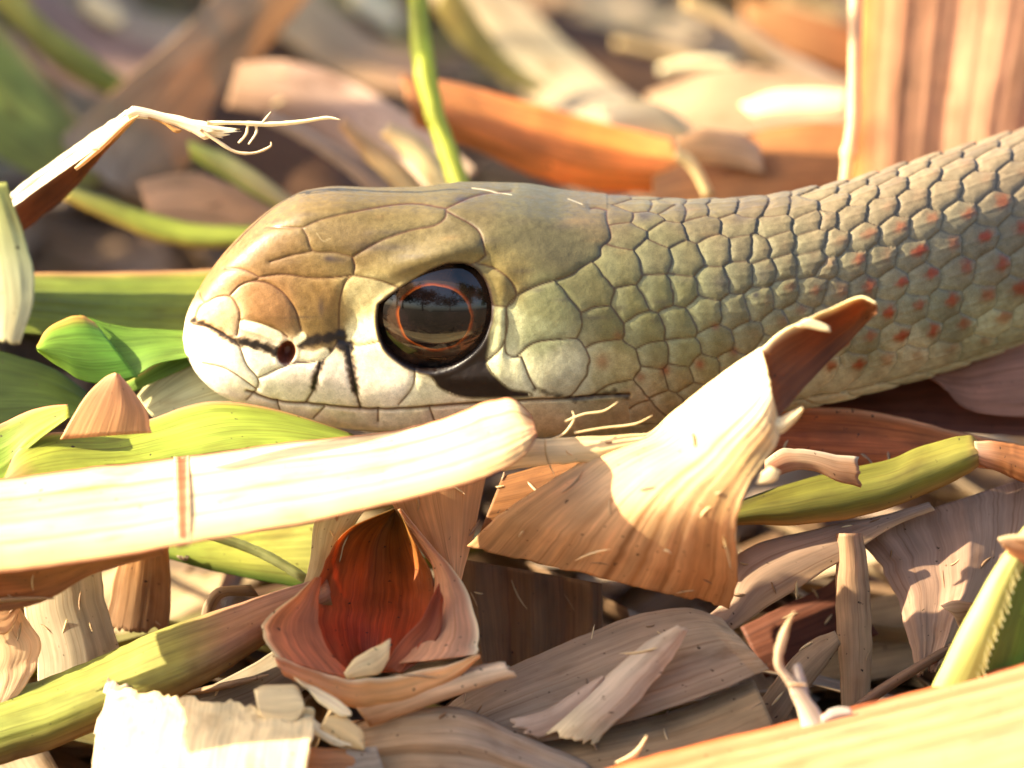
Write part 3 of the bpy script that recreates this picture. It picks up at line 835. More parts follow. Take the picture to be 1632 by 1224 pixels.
fold = leaf('dead_leaf', 'broad folded tan leaf with curled brown tip across the snake\'s neck', 'dead leaf',
            D([(1213, 552), (1150, 594), (1085, 645), (1030, 690), (950, 722), (872, 768), (792, 822), (742, 872)], [-260, -245, -225, -205, -205, -205, -180, -130]),
            D([(1240, 666), (1240, 700), (1222, 730), (1200, 765), (1180, 805), (1172, 850), (1177, 915), (1165, 972)], [-330, -335, -340, -350, -350, -330, -270, -190]),
            [(0, CREAM), (.35, STRAW), (.7, S(204, 166, 120)), (1, S(190, 148, 102))], bulge=44, th=4, ridge=1.2, rag=(3, 5), edge=2.5, wave=3, mat='dry', dens=1.2, bands=[(0,(1,1,1)),(.3,(1,1,1)),(.33,(.9,.85,.8)),(.36,(1,1,1)),(.5,(1,1,1)),(.525,(.42,.3,.2)),(.55,(1,1,1)),(.60,(1,1,1)),(.62,(.6,.48,.36)),(.64,(1,1,1)),(.72,(.95,.9,.85)),(.735,(.6,.48,.36)),(.75,(1,1,1)),(.82,(.75,.62,.5)),(.9,(.85,.75,.62)),(1,(.95,.9,.85))])
leaf('curled_tip', 'brown inner face of the curled leaf tip', None,
     D([(1210, 554), (1252, 525), (1300, 505), (1345, 482), (1372, 474), (1396, 484)], [-265, -290, -310, -330]),
     D([(1236, 670), (1258, 646), (1298, 602), (1340, 558), (1378, 517), (1396, 499)], [-325, -285, -250, -240, -255, -310]),
     [(0, S(124, 72, 38)), (.5, S(104, 56, 28)), (1, S(150, 98, 58))], bulge=-22, th=4, ridge=0.8, edge=3, parent=fold, margin=(S(238, 220, 176), 0, 7), mat='dry')
leaf('torn_prong', None, None, D([(1226, 640), (1240, 664), (1262, 655), (1278, 648)], -330), D([(1222, 690), (1246, 690), (1268, 672), (1280, 654)], -335), PALE, bulge=6, th=5, parent=fold, mat='pale')
leaf('torn_barb', None, None, D([(1268, 516), (1290, 508), (1322, 520)], -318), D([(1270, 522), (1292, 524), (1324, 530)], -322), PALE, bulge=3, th=4, parent=fold, mat='pale')
leaf('torn_barb', None, None, D([(1226, 742), (1212, 756), (1204, 770)], -345), D([(1246, 752), (1232, 768), (1208, 772)], -345), PALE, bulge=3, th=4, parent=fold, mat='pale')

leaf('straw', 'broad straw with pinkish fibres lying in front of the forked sprig and hairy green blade', 'grass stem',
     D([(900, 1250), (1000, 1214), (1200, 1164), (1400, 1116), (1632, 1056), (1800, 1010)], -330),
     D([(940, 1420), (1050, 1390), (1250, 1330), (1450, 1280), (1700, 1215), (1850, 1180)], -620), [(0, S(190, 118, 74)), (.5, S(196, 140, 102)), (1, S(192, 138, 102))], bands=[(0,(1,.8,.7)),(.06,(1,1,1)),(.13,(.8,.66,.56)),(.18,(1.05,1.05,1.05)),(.25,(.85,.75,.66)),(.3,(1.1,1.1,1.1)),(.37,(.8,.66,.56)),(.44,(1.05,1.05,1)),(.52,(.85,.72,.62)),(.6,(1,1,1)),(1,(.9,.85,.8))],
     bulge=50, th=9, ridge=1.6, edge=2, mat='pale', margin=(S(176, 96, 50), 0, 10))

gb = leaf('green_leaf', 'hairy yellow-green grass blade with a pale midrib rising behind the broad pinkish straw', 'grass blade',
          D([(1440, 1180), (1480, 1106), (1540, 985), (1598, 885), (1640, 830), (1690, 770)], [-330, -330, -300]),
          D([(1535, 1180), (1560, 1092), (1588, 1010), (1626, 916), (1660, 860), (1710, 790)], [-340, -340, -310]), [(0, S(150, 150, 50)), (.35, S(198, 190, 92)), (1, S(170, 164, 90))], bulge=10, mat='green', ridge=.8)
leaf('green_half', None, None, D([(1530, 1180), (1558, 1092), (1586, 1010), (1624, 916), (1658, 860), (1710, 790)], [-336, -336, -306]),
     D([(1700, 1200), (1700, 1120), (1700, 1040), (1700, 960), (1710, 900), (1740, 820)], [-250, -250, -240]), [(0, S(96, 112, 16)), (1, S(110, 128, 20))], mat='green', parent=gb, bulge=6)
for i in range(16):
    t_ = i / 15
    x0, y0 = 1566 + 58 * t_ + random.uniform(-3, 3), 1088 - 165 * t_
    stem('hair', None, None, [(x0, y0, -345, 1.0), (x0 - 4, y0 - 9, -349, 0.7), (x0 - 5 + random.uniform(-4, 4), y0 - 17, -352, 0.3)], S(230, 224, 170), mat='pale', parent=gb)
leaf('dead_leaf', 'small curled brown scrap caught on the tip of the hairy green blade', 'dead leaf',
     D([(1590, 858), (1612, 852), (1660, 850)], -350), D([(1604, 882), (1630, 902), (1670, 915)], -330), [(0, S(190, 150, 110)), (1, S(170, 116, 72))], bulge=10, margin=(PALE, 0, 6), rag=(4, 0))

# --- the cup-shaped curl
cup = leaf('curled_sheath', 'cup-shaped curled leaf sheath with a glowing red-brown hollow', 'leaf sheath',
           D([(628, 812), (560, 842), (522, 890), (506, 940), (502, 985), (516, 1030), (545, 1075)], [-150, -160, -190, -230, -240]),
           D([(634, 812), (660, 862), (682, 905), (692, 950), (690, 990), (668, 1030), (640, 1070)], [-150, -160, -190, -230, -240]),
           [(0, S(130, 98, 40)), (.4, S(170, 92, 38)), (.75, S(190, 80, 38)), (1, S(180, 100, 60))], bulge=-80, th=4, ridge=1.3, edge=2.5, mat='rust', dens=1.3)
leaf('right_flap', 'pinkish outer wall of the curl', None,
     D([(634, 812), (664, 858), (690, 905), (690, 960), (672, 1012), (640, 1056)], [-150, -170, -205, -240]),
     D([(640, 812), (690, 872), (722, 908), (747, 950), (764, 1016), (760, 1044)], [-150, -190, -225, -250]), [(0, S(190, 140, 106)), (1, S(206, 156, 118))], bulge=16, ridge=1.0, parent=cup, edge=3, mat='dry', margin=(CREAM, 1, 6))
leaf('left_flap', 'orange-pink outer wall of the curl', None,
     D([(500, 920), (470, 948), (424, 985), (420, 1010), (440, 1052)], [-200, -230, -250]),
     D([(512, 920), (508, 960), (510, 1000), (530, 1040), (570, 1085)], [-190, -225, -245]), [(0, S(190, 126, 84)), (1, S(196, 120, 78))], bulge=14, ridge=1.0, parent=cup, edge=3, mat='rust', margin=(CREAM, 0, 6))
leaf('lower_lip', None, None,
     D([(436, 1044), (500, 1066), (552, 1078), (620, 1074), (700, 1062), (764, 1042)], -255),
     D([(452, 1076), (510, 1108), (570, 1130), (640, 1124), (710, 1096), (766, 1048)], -270), [(0, S(190, 128, 88)), (.5, S(206, 150, 90)), (1, S(214, 166, 114))], bulge=16, ridge=1.2, parent=cup, edge=4, mat='dry', margin=(CREAM, 0, 5))
leaf('inner_shard', 'cream lit shard inside the curl', None, D([(548, 1072), (566, 1050), (590, 1034), (622, 1018)], -262), D([(552, 1082), (580, 1080), (604, 1072), (620, 1050)], -258), PALE, bulge=6, parent=cup, mat='pale', edge=2)
leaf('inner_fold', None, None, D([(700, 930), (672, 985), (640, 1020), (610, 1066)], -236), D([(706, 960), (700, 1010), (672, 1050), (640, 1072)], -240), [(0, S(150, 66, 34)), (1, S(176, 104, 66))], bulge=-8, parent=cup, mat='rust')

leaf('dead_leaf', 'speckled tan leaf strip hanging behind the cup-shaped curl', 'dead leaf',
     D([(610, 760), (628, 812), (664, 868), (700, 915), (712, 935)], -120), D([(782, 730), (772, 776), (756, 850), (740, 905), (732, 935)], -110), [(0, S(190, 146, 100)), (1, S(200, 156, 112))], bulge=10, ridge=.8)
leaf('dead_leaf', 'grey-green leaf strip standing between the yellow-green blade and the cup-shaped curl', 'dead leaf',
     D([(500, 810), (496, 860), (488, 920), (470, 960)], -130), D([(590, 800), (556, 850), (540, 900), (512, 955)], -140), [(0, S(178, 166, 130)), (1, S(180, 158, 124))], bulge=8, ridge=.7, edge=3, mat='grey')
leaf('green_leaf', 'yellow-green blade glimpsed below the long straw stem', 'grass blade',
     D([(240, 868), (330, 856), (420, 846), (530, 830)], 60), D([(255, 886), (340, 910), (430, 928), (530, 945)], 20), [(0, S(120, 136, 30)), (.5, S(168, 168, 60)), (1, S(176, 172, 84))], bulge=8, mat='green', margin=(S(80, 104, 16), 1, 18))
stem('straw', 'thin grey-green stem crossing the yellow-green blade below the straw stem', 'grass stem', [(330, 850, -20, 8), (400, 875, -25, 8), (450, 900, -35, 8), (520, 945, -50, 7)], S(140, 142, 84), mat='green')

# --- lower left
gs = leaf('straw', 'thick yellow-green grass stalk fading to pinkish brown toward the cup-shaped curl', 'grass stem',
          D([(-180, 1170), (-40, 1118), (60, 1085), (160, 1046), (250, 1005), (340, 975), (430, 945), (520, 918)], [-130, -130, -140, -150]),
          D([(-160, 1300), (-20, 1228), (80, 1196), (170, 1158), (260, 1122), (340, 1082), (430, 1022), (530, 965)], [-190, -190, -190, -170]),
          [(0, S(116, 124, 40)), (.35, S(142, 144, 52)), (.62, S(150, 142, 62)), (.75, S(166, 120, 84)), (1, S(170, 118, 90))], bulge=38, th=10, ridge=1.3, mat='green', margin=(S(150, 110, 44), 1, 26))
leaf('leaf_scrap', 'sunlit cream leaf scrap with a torn top edge lying on the green stalk', 'dead leaf',
     D([(178, 1092), (165, 1130), (152, 1190), (140, 1320)], [-230, -270, -400]), D([(500, 1128), (500, 1160), (490, 1210), (480, 1330)], [-300, -330, -470]),
     [(0, PALE), (1, PALE)], bulge=14, ridge=0.7, rag=(26, 0), edge=3, wave=6, mat='pale', th=5)
leaf('leaf_scrap', 'narrow grey upright scrap beside the torn cream leaf scrap', 'dead leaf', D([(172, 1078), (160, 1120), (150, 1170)], -200), D([(210, 1092), (200, 1130), (176, 1176)], -205), S(196, 176, 150), bulge=4, edge=2, rag=(8, 0), mat='grey')
leaf('dead_leaf', 'pale grey leaf hanging behind the thick yellow-green stalk', 'dead leaf',
     D([(36, 930), (40, 980), (58, 1050), (60, 1120)], -60), D([(160, 880), (166, 950), (186, 1020), (196, 1060)], -50), [(0, S(186, 168, 138)), (1, S(190, 174, 148))], bulge=14, mat='grey', edge=3, rag=(0, 14), ridge=.25)
leaf('dead_leaf', 'dim tan leaf end with a split tip beside the pale grey leaf', 'dead leaf',
     D([(196, 870), (180, 930), (164, 1010)], 0), D([(268, 860), (272, 930), (268, 1010)], 10), [(0, S(176, 128, 76)), (1, S(150, 116, 86))], bulge=10, rag=(0, 12))
leaf('dead_leaf', 'sunlit ragged leaf beside the pale grey leaf, under the long straw stem', 'dead leaf',
     D([(-80, 900), (-80, 1000), (-80, 1100), (-60, 1180)], -120), D([(14, 920), (36, 975), (68, 1046), (6, 1138)], -150), [(0, STRAW), (1, S(226, 190, 150))], bulge=16, edge=8, ridge=1.4, mat='pale')
leaf('dead_leaf', 'small lit flake wedged between the long straw stem and the ragged sunlit leaf', 'dead leaf', D([(-40, 912), (0, 920), (30, 930)], -160), D([(-40, 1000), (10, 1010), (34, 970)], -165), S(214, 176, 130), bulge=6, edge=4)
leaf('dead_leaf', 'small pale twist of leaf in the dark gap above the green stalk', 'dead leaf', D([(320, 990), (326, 960), (346, 938), (400, 932)], -70), D([(342, 990), (344, 968), (360, 952), (412, 950)], -65), S(150, 124, 94), bulge=6, edge=2)
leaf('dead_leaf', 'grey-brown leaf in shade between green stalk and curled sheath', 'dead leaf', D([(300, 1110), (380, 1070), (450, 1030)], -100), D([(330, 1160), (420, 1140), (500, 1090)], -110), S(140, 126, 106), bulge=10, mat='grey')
crumbs = [([(405, 1100), (430, 1090), (470, 1092), (482, 1110)], [(412, 1140), (440, 1150), (470, 1148), (486, 1130)], PALE, 'small white lit flake between torn cream scrap and curled sheath'),
          ([(470, 1080), (510, 1098), (545, 1120), (560, 1134)], [(492, 1100), (510, 1122), (540, 1140), (560, 1142)], CREAM, 'narrow lit splinter just below the curled sheath'),
          ([(462, 1150), (490, 1142), (520, 1160), (560, 1182)], [(470, 1166), (494, 1172), (540, 1190), (560, 1190)], CREAM, 'bright splinter leaning on the torn cream scrap'),
          ([(520, 1140), (550, 1140), (576, 1166), (582, 1190)], [(510, 1160), (530, 1180), (556, 1192), (580, 1196)], STRAW, 'lit pointed flake under the lower lip of the curl'),
          ([(440, 1198), (500, 1190), (560, 1196)], [(430, 1260), (510, 1260), (580, 1250)], S(190, 130, 80), 'brown flake lying beside the torn cream scrap'),
          ([(520, 1204), (560, 1192), (600, 1190)], [(510, 1260), (570, 1260), (620, 1250)], GREY, 'grey flake lying beside the brown flake near the torn cream scrap')]
for (a, b, c_, lb) in crumbs:
    leaf('leaf_scrap', lb, 'dead leaf', D(a, -300), D(b, -308), c_, bulge=5, edge=3, ridge=.8, mat='pale')

# --- grey litter, bottom centre
leaf('dead_leaf', 'short pale strip with a square broken end sticking out from the curled sheath', 'dead leaf',
     D([(560, 1118), (660, 1086), (740, 1066), (806, 1052)], -260), D([(590, 1160), (680, 1126), (760, 1098), (824, 1078)], -270), [(0, S(196, 146, 96)), (1, S(206, 186, 156))], bulge=12, ridge=1.2, rag=(0, 8), mat='dry')
leaf('dead_leaf', 'wide grey-brown leaf sheet arching under the pale tongue-shaped leaf', 'dead leaf',
     D([(690, 1140), (780, 1080), (880, 1034), (1000, 985), (1090, 968), (1150, 985)], [-130, -140, -150]), D([(760, 1200), (880, 1180), (1000, 1150), (1120, 1110), (1200, 1078), (1226, 1066)], [-230, -230, -220]),
     [(0, S(164, 138, 112)), (.6, S(158, 130, 104)), (1, S(166, 140, 110))], bulge=26, ridge=1.4, mat='grey', wave=8, dens=1.1)
leaf('dead_leaf', 'pale grey tongue-shaped leaf with a ragged lit end, on a wide leaf sheet', 'dead leaf',
     D([(866, 1172), (920, 1120), (975, 1070), (1030, 1022), (1080, 996)], -248), D([(945, 1190), (985, 1150), (1034, 1100), (1070, 1050), (1098, 1004)], -252), [(0, S(210, 190, 150)), (.3, S(184, 164, 140)), (1, S(180, 158, 134))], bulge=12, ridge=1.1, rag=(12, 0), mat='grey', edge=2.5)
leaf('dead_leaf', 'thin grey pointed strip beside the pale tongue-shaped leaf', 'dead leaf', D([(800, 1150), (870, 1130), (920, 1100), (960, 1076)], -244), D([(852, 1180), (900, 1160), (930, 1130), (964, 1082)], -246), S(170, 146, 126), bulge=6, mat='grey', rag=(8, 0))
leaf('dead_leaf', 'brown-grey leaf slanting down under the broken-ended strip', 'dead leaf',
     D([(560, 1150), (660, 1130), (740, 1130), (820, 1165), (940, 1215)], -250), D([(560, 1240), (660, 1230), (760, 1240), (840, 1260), (940, 1290)], -290), [(0, S(190, 150, 104)), (.5, S(160, 134, 108)), (1, S(164, 140, 116))], bulge=14, mat='grey', ridge=1.5, pleat=12)
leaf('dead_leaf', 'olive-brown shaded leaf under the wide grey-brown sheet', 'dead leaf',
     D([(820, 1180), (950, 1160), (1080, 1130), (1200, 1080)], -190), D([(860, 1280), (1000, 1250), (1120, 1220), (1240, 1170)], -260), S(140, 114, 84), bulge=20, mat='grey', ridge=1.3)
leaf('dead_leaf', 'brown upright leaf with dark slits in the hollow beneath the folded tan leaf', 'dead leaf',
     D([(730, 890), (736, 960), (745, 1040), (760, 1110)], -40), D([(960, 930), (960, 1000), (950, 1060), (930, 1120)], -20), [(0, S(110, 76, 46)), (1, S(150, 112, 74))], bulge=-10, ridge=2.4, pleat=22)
leaf('leaf_scrap', 'tiny lit sliver at the edge of the broad pinkish straw', 'dead leaf', D([(980, 1214), (1010, 1198), (1030, 1172)], -330), D([(985, 1218), (1016, 1204), (1033, 1174)], -328), S(214, 190, 150), bulge=2, mat='pale')

# --- right side, below the body
leaf('dead_leaf', 'long grey-mauve blade slanting up from the folded tan leaf to the pleated leaf', 'dead leaf',
     D([(1060, 1030), (1150, 960), (1180, 880), (1300, 842), (1400, 822), (1480, 800)], [-90, -80, -60]), D([(1110, 1040), (1170, 1004), (1250, 950), (1340, 895), (1420, 842), (1490, 812)], [-110, -100, -70]),
     [(0, S(150, 124, 104)), (1, S(160, 130, 108))], bulge=8, mat='grey', ridge=1.2, margin=(S(176, 140, 104), 1, 12))
leaf('dead_leaf', 'upright tan strap standing in the dark hollow beside the pleated leaf', 'dead leaf',
     D([(1332, 850), (1332, 930), (1334, 1020), (1342, 1160)], -90), D([(1376, 850), (1386, 930), (1390, 1020), (1384, 1160)], -95), [(0, S(160, 124, 94)), (1, S(178, 144, 106))], bulge=12, mat='dry', ridge=1.0)
leaf('dead_leaf', 'big pleated mauve-brown leaf drooping below the olive blade', 'dead leaf',
     D([(1362, 850), (1400, 900), (1430, 960), (1450, 1020), (1462, 1080)], [-50, -70, -110, -120]), D([(1700, 740), (1680, 820), (1640, 900), (1580, 970), (1520, 1060)], [0, -40, -90, -120]),
     [(0, S(148, 116, 98)), (1, S(164, 130, 104))], bulge=20, mat='grey', ridge=1.2, pleat=13, edge=4, rag=(0, 12), dens=1.1)
leaf('leaf_scrap', 'small curled brown flake at the edge of the pleated leaf', 'dead leaf', D([(1500, 966), (1520, 958), (1552, 960)], -150), D([(1526, 984), (1530, 1004), (1546, 990)], -140), [(0, S(206, 170, 130)), (1, S(130, 84, 50))], bulge=6, edge=2)
leaf('dead_leaf', 'narrow tan blade leaning across the dark hollow behind the forked sprig', 'dead leaf', D([(1170, 1170), (1230, 1090), (1280, 1030), (1330, 1004)], -120), D([(1230, 1180), (1270, 1120), (1310, 1070), (1340, 1026)], -130), S(164, 132, 98), bulge=8, mat='dry')
stem('straw', 'thin brown stem lying between tan strap and hairy green blade', 'grass stem', [(1340, 1150, -140, 8), (1400, 1104, -140, 9), (1460, 1066, -140, 8), (1520, 1030, -130, 7)], S(130, 96, 70), mat='dry')
tw = stem('dry_twig', 'little pale forked dry sprig standing in front of the dark hollow', 'twig', [(1306, 1180, -360, 24), (1292, 1140, -360, 17), (1264, 1092, -362, 8), (1241, 1058, -364, 6), (1247, 1020, -366, 7.5), (1257, 992, -368, 4), (1266, 974, -368, 1.2)], [(0, S(190, 176, 160)), (.6, S(196, 170, 136)), (1, S(222, 196, 150))], mat='pale', flat=0.35, rough=.12)
leaf('side_blade', None, None, D([(1288, 1140), (1266, 1085), (1264, 1060)], -358), D([(1296, 1140), (1286, 1085), (1276, 1056)], -358), S(176, 160, 146), bulge=3, parent=tw, mat='grey')
leaf('leaf_scrap', 'small grey curled flake at the foot of the forked sprig', 'dead leaf', D([(1308, 1142), (1330, 1128), (1356, 1128)], -365), D([(1312, 1160), (1340, 1150), (1360, 1146)], -362), S(186, 170, 156), bulge=4, mat='grey', edge=2)
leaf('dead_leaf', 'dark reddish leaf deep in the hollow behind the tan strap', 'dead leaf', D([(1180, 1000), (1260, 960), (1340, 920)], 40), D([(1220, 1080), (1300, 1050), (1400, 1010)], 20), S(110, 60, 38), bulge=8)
leaf('green_leaf', 'olive-green blade tip with a brown joint lying beneath the snake\'s body', 'grass blade',
     D([(1080, 845), (1160, 806), (1250, 772), (1330, 752), (1410, 734), (1480, 708), (1540, 694), (1562, 704)], [-70, -60, -40]), D([(1080, 880), (1165, 840), (1250, 838), (1330, 830), (1410, 814), (1480, 786), (1540, 758), (1568, 735)], [-110, -90, -60]),
     [(0, S(90, 84, 18)), (.5, S(112, 108, 24)), (.85, S(140, 132, 40)), (1, S(176, 124, 60))], bulge=24, th=8, mat='green', margin=(S(170, 120, 40), 1, 10))
leaf('straw', 'brown stem end continuing from the olive blade tip', 'grass stem', D([(1552, 702), (1600, 704), (1640, 712), (1760, 740)], -55), D([(1558, 738), (1600, 756), (1640, 772), (1760, 800)], -65), [(0, S(196, 150, 120)), (.3, S(160, 104, 62)), (1, S(150, 92, 52))], bulge=16, th=10)
leaf('dead_leaf', 'orange-brown blade running under the body behind the olive blade', 'dead leaf',
     D([(1180, 660), (1280, 648), (1400, 657), (1520, 686), (1660, 715)], 30), D([(1180, 730), (1280, 742), (1400, 748), (1500, 740), (1660, 760)], -10), [(0, S(150, 78, 34)), (.6, S(166, 92, 42)), (1, S(176, 112, 66))], bulge=14, mat='rust', margin=(S(200, 150, 106), 0, 7))
sc = leaf('leaf_scrap', 'small broken brown leaf fragment resting on the olive blade', 'dead leaf', D([(1216, 734), (1250, 716), (1290, 718), (1330, 724), (1370, 728)], -150), D([(1220, 766), (1262, 752), (1300, 752), (1340, 768), (1374, 776)], -152), [(0, S(150, 96, 70)), (.4, S(176, 146, 116)), (1, S(166, 120, 84))], bulge=8, edge=3, rag=(4, 5), margin=(S(196, 176, 150), 0, 6))
leaf('dead_leaf', 'purplish dark leaf in shade under the snake\'s body', 'dead leaf', D([(1300, 606), (1420, 600), (1540, 580), (1680, 560)], 190), D([(1300, 680), (1420, 680), (1540, 690), (1680, 700)], 120), [(0, S(110, 62, 36)), (.6, S(120, 70, 48)), (1, S(130, 84, 66))], bulge=10)  # dark browns paint the shadow below the body
leaf('dead_leaf', 'pink-brown leaf curving out from under the body behind the purplish leaf', 'dead leaf', D([(1440, 580), (1520, 570), (1600, 540), (1760, 500)], 110), D([(1500, 610), (1540, 652), (1620, 664), (1760, 660)], 80), [(0, S(150, 100, 76)), (1, S(176, 128, 104))], bulge=10, mat='dry')
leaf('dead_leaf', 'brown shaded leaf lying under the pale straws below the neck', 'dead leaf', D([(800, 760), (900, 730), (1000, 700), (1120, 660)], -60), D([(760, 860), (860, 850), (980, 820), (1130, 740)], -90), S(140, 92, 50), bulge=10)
leaf('dead_leaf', 'lit straw strip poking out from under the snake\'s jaw', 'dead leaf', D([(790, 705), (860, 698), (950, 694), (1050, 688)], -205), D([(800, 750), (870, 742), (940, 736), (1010, 712)], -215), [(0, PALE), (1, STRAW)], bulge=8, rag=(0, 10), mat='pale', edge=3)
for i, (pp, lb) in enumerate([([(900, 672), (930, 660), (962, 655), (985, 640)], 'fine lit straw fibre against the jaw, the steepest one'), ([(915, 690), (960, 682), (1010, 676), (1040, 662)], 'long lit straw fibre lying along the jaw line'), ([(880, 700), (900, 690), (915, 668), (912, 655)], 'short hooked straw fibre rising past the jaw')]):
    stem('straw_fibre', lb, 'straw', [(x, y, -225, 1.6) for x, y in pp[:-1]] + [(pp[-1][0], pp[-1][1], -222, .6)], PALE, mat='pale')

# --- left side
leaf('green_leaf', 'broad green blade lying level behind the snake\'s snout with a reddish edge', 'grass blade',
     D([(-120, 452), (40, 436), (150, 434), (250, 432), (340, 428), (420, 420)], 210), D([(-120, 520), (40, 530), (150, 545), (250, 555), (340, 560), (420, 560)], 100), [(0, S(108, 116, 30)), (.5, S(114, 128, 22)), (1, S(130, 134, 26))], bulge=12, mat='green', margin=(S(186, 128, 70), 0, 9), ridge=1.2)
g1 = leaf('green_leaf', 'bright green folded blade with a rounded tip in front of the snout', 'grass blade',
          D([(58, 552), (78, 522), (122, 502), (150, 512)], [-30, -10, 10]), D([(60, 560), (95, 585), (150, 612), (220, 600)], [-40, -40, -30]), [(0, S(130, 160, 16)), (1, S(92, 146, 12))], bulge=14, mat='green', margin=(S(196, 150, 50), 0, 8))
leaf('upper_fold', None, None, D([(126, 502), (180, 518), (240, 524), (320, 528)], 14), D([(150, 612), (200, 608), (250, 580), (320, 566)], -28), [(0, S(108, 150, 10)), (1, S(96, 124, 22))], bulge=-6, mat='green', parent=g1)
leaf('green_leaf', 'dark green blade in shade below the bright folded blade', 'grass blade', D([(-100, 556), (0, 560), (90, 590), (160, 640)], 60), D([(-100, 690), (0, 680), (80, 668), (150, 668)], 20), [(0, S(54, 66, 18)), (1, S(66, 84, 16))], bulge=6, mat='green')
leaf('green_leaf', 'narrow green blade edge slanting up to the snout from the pinkish scrap', 'grass blade', D([(190, 612), (230, 590), (280, 560), (330, 530)], 20), D([(206, 630), (240, 612), (290, 590), (340, 570)], 10), [(0, S(110, 140, 26)), (1, S(96, 130, 34))], bulge=3, mat='green', margin=(S(190, 160, 70), 0, 5))
leaf('green_leaf', 'sunlit yellow-green blade carrying the shadow of the snake\'s snout', 'grass blade',
     D([(6, 762), (30, 716), (80, 690), (170, 688), (240, 668), (330, 640), (440, 652), (560, 690)], [-190, -150, -90, -50, -30]), D([(8, 770), (60, 772), (130, 775), (220, 768), (300, 760), (400, 745), (500, 735), (600, 730)], [-215, -210, -200, -180, -160]),
     [(0, S(176, 116, 70)), (.18, S(150, 152, 26)), (.6, S(150, 162, 30)), (1, S(140, 152, 34))], bulge=8, mat='green', margin=(S(200, 140, 90), 0, 6))
leaf('leaf_scrap', 'pinkish-brown triangular leaf flap standing on the sunlit green blade', 'dead leaf', D([(98, 700), (130, 640), (164, 604), (182, 594)], -195), D([(240, 690), (236, 660), (212, 622), (190, 596)], -190), [(0, S(186, 140, 90)), (1, S(190, 140, 104))], bulge=8, ridge=.6, margin=(S(206, 156, 106), 2, 5))
leaf('green_leaf', 'lime blade with a reddish edge beside the pinkish triangular flap', 'grass blade', D([(-80, 700), (0, 676), (60, 650), (108, 644)], -140), D([(-80, 780), (0, 770), (40, 720), (110, 664)], -170), [(0, S(110, 150, 20)), (1, S(170, 170, 40))], bulge=5, mat='green', margin=(S(206, 130, 80), 0, 7))
leaf('dead_leaf', 'pale grey-green papery leaf behind the underside of the snout', 'dead leaf', D([(216, 634), (250, 590), (290, 556), (330, 550)], 30), D([(250, 672), (310, 668), (380, 660), (430, 660)], -10), [(0, S(176, 168, 124)), (1, S(196, 196, 150))], bulge=6, mat='grey')
leaf('dead_leaf', 'pale grey-green leaf end hanging below the elbow-bent dry tip', 'dead leaf', D([(-60, 300), (-60, 380), (-40, 470), (-20, 545)], -330), D([(10, 290), (46, 395), (54, 470), (32, 550)], -340), [(0, S(170, 170, 96)), (.5, S(186, 184, 140)), (1, S(190, 180, 140))], bulge=8, mat='grey', rag=(0, 4))

tip = leaf('dead_leaf', 'dry brown leaf tip bent like an elbow with a frayed edge coloured sunlit white', 'dead leaf',
           D([(-120, 418), (0, 326), (60, 280), (120, 238), (170, 202), (206, 176)], [60, 50, 40, 30, 0, -50]), D([(-120, 488), (0, 402), (60, 352), (110, 308), (160, 250), (216, 190)], [165, 140, 125, 100, 40, -40]),
           [(0, S(120, 70, 46)), (.5, S(100, 56, 36)), (.85, S(130, 82, 52)), (1, S(206, 176, 130))], bulge=-12, mat='dry', edge=3, ridge=1.4, margin=(S(244, 236, 220), 0, 19))  # margin colour paints the sunlit top edge white
leaf('lit_edge', 'upper edge of the bent leaf coloured sunlit white', None, D([(-120, 414), (0, 321), (60, 274), (120, 232), (170, 196), (208, 172)], [95, 80, 70, 55, 20, -35]), D([(-120, 436), (0, 344), (62, 300), (124, 256), (176, 214), (214, 184)], [40, 28, 20, 8, -20, -60]), [(0, S(236, 226, 206)), (1, S(240, 226, 190))], bulge=2, mat='pale', parent=tip, edge=5, th=2)  # strip added and coloured white for the sunlit edge
leaf('frayed_tip', 'white frayed end beyond the elbow', None, D([(200, 178), (218, 170), (260, 178), (310, 192), (350, 194), (392, 196)], -74), D([(206, 192), (226, 186), (268, 196), (310, 212), (345, 222), (390, 218)], -72), [(0, S(240, 224, 190)), (1, S(240, 226, 196))], bulge=4, mat='pale', parent=tip, edge=5, rag=(0, 34), th=2)
stem('fibre', None, None, [(330, 196, -74, 3), (380, 196, -76, 3), (430, 198, -78, 3.4), (480, 194, -80, 2.8), (520, 188, -82, 2.4), (543, 191, -86, .8)], S(236, 220, 180), mat='pale', parent=tip, rough=.25)
stem('fibre', None, None, [(320, 206, -74, 3), (345, 224, -74, 2.6), (375, 242, -74, 2.4), (405, 244, -74, 2), (430, 234, -74, 1.6), (432, 226, -74, .8)], S(220, 196, 156), mat='pale', parent=tip, rough=.2)
stem('fibre', None, None, [(395, 198, -76, 2.2), (392, 214, -74, 2), (380, 228, -74, 1.6)], S(226, 206, 170), mat='pale', parent=tip, rough=.2)
stem('fibre', None, None, [(408, 200, -76, 2.2), (408, 212, -74, 2), (396, 230, -74, 1.2)], S(226, 206, 170), mat='pale', parent=tip, rough=.2)
stem('fibre', None, None, [(416, 198, -78, 1.6), (424, 188, -79, 1.4), (432, 178, -80, .6)], S(226, 206, 170), mat='pale', parent=tip, rough=.2)
stem('fibre', None, None, [(236, 186, -72, 2.4), (262, 196, -70, 2.2), (280, 208, -70, 3.6), (290, 208, -70, 1)], S(190, 140, 80), mat='pale', parent=tip, rough=.2)
stem('fibre', None, None, [(120, 270, -86, 3), (160, 236, -86, 4), (200, 198, -82, 3), (222, 184, -80, 1.2)], S(214, 176, 120), mat='pale', parent=tip, rough=.2)

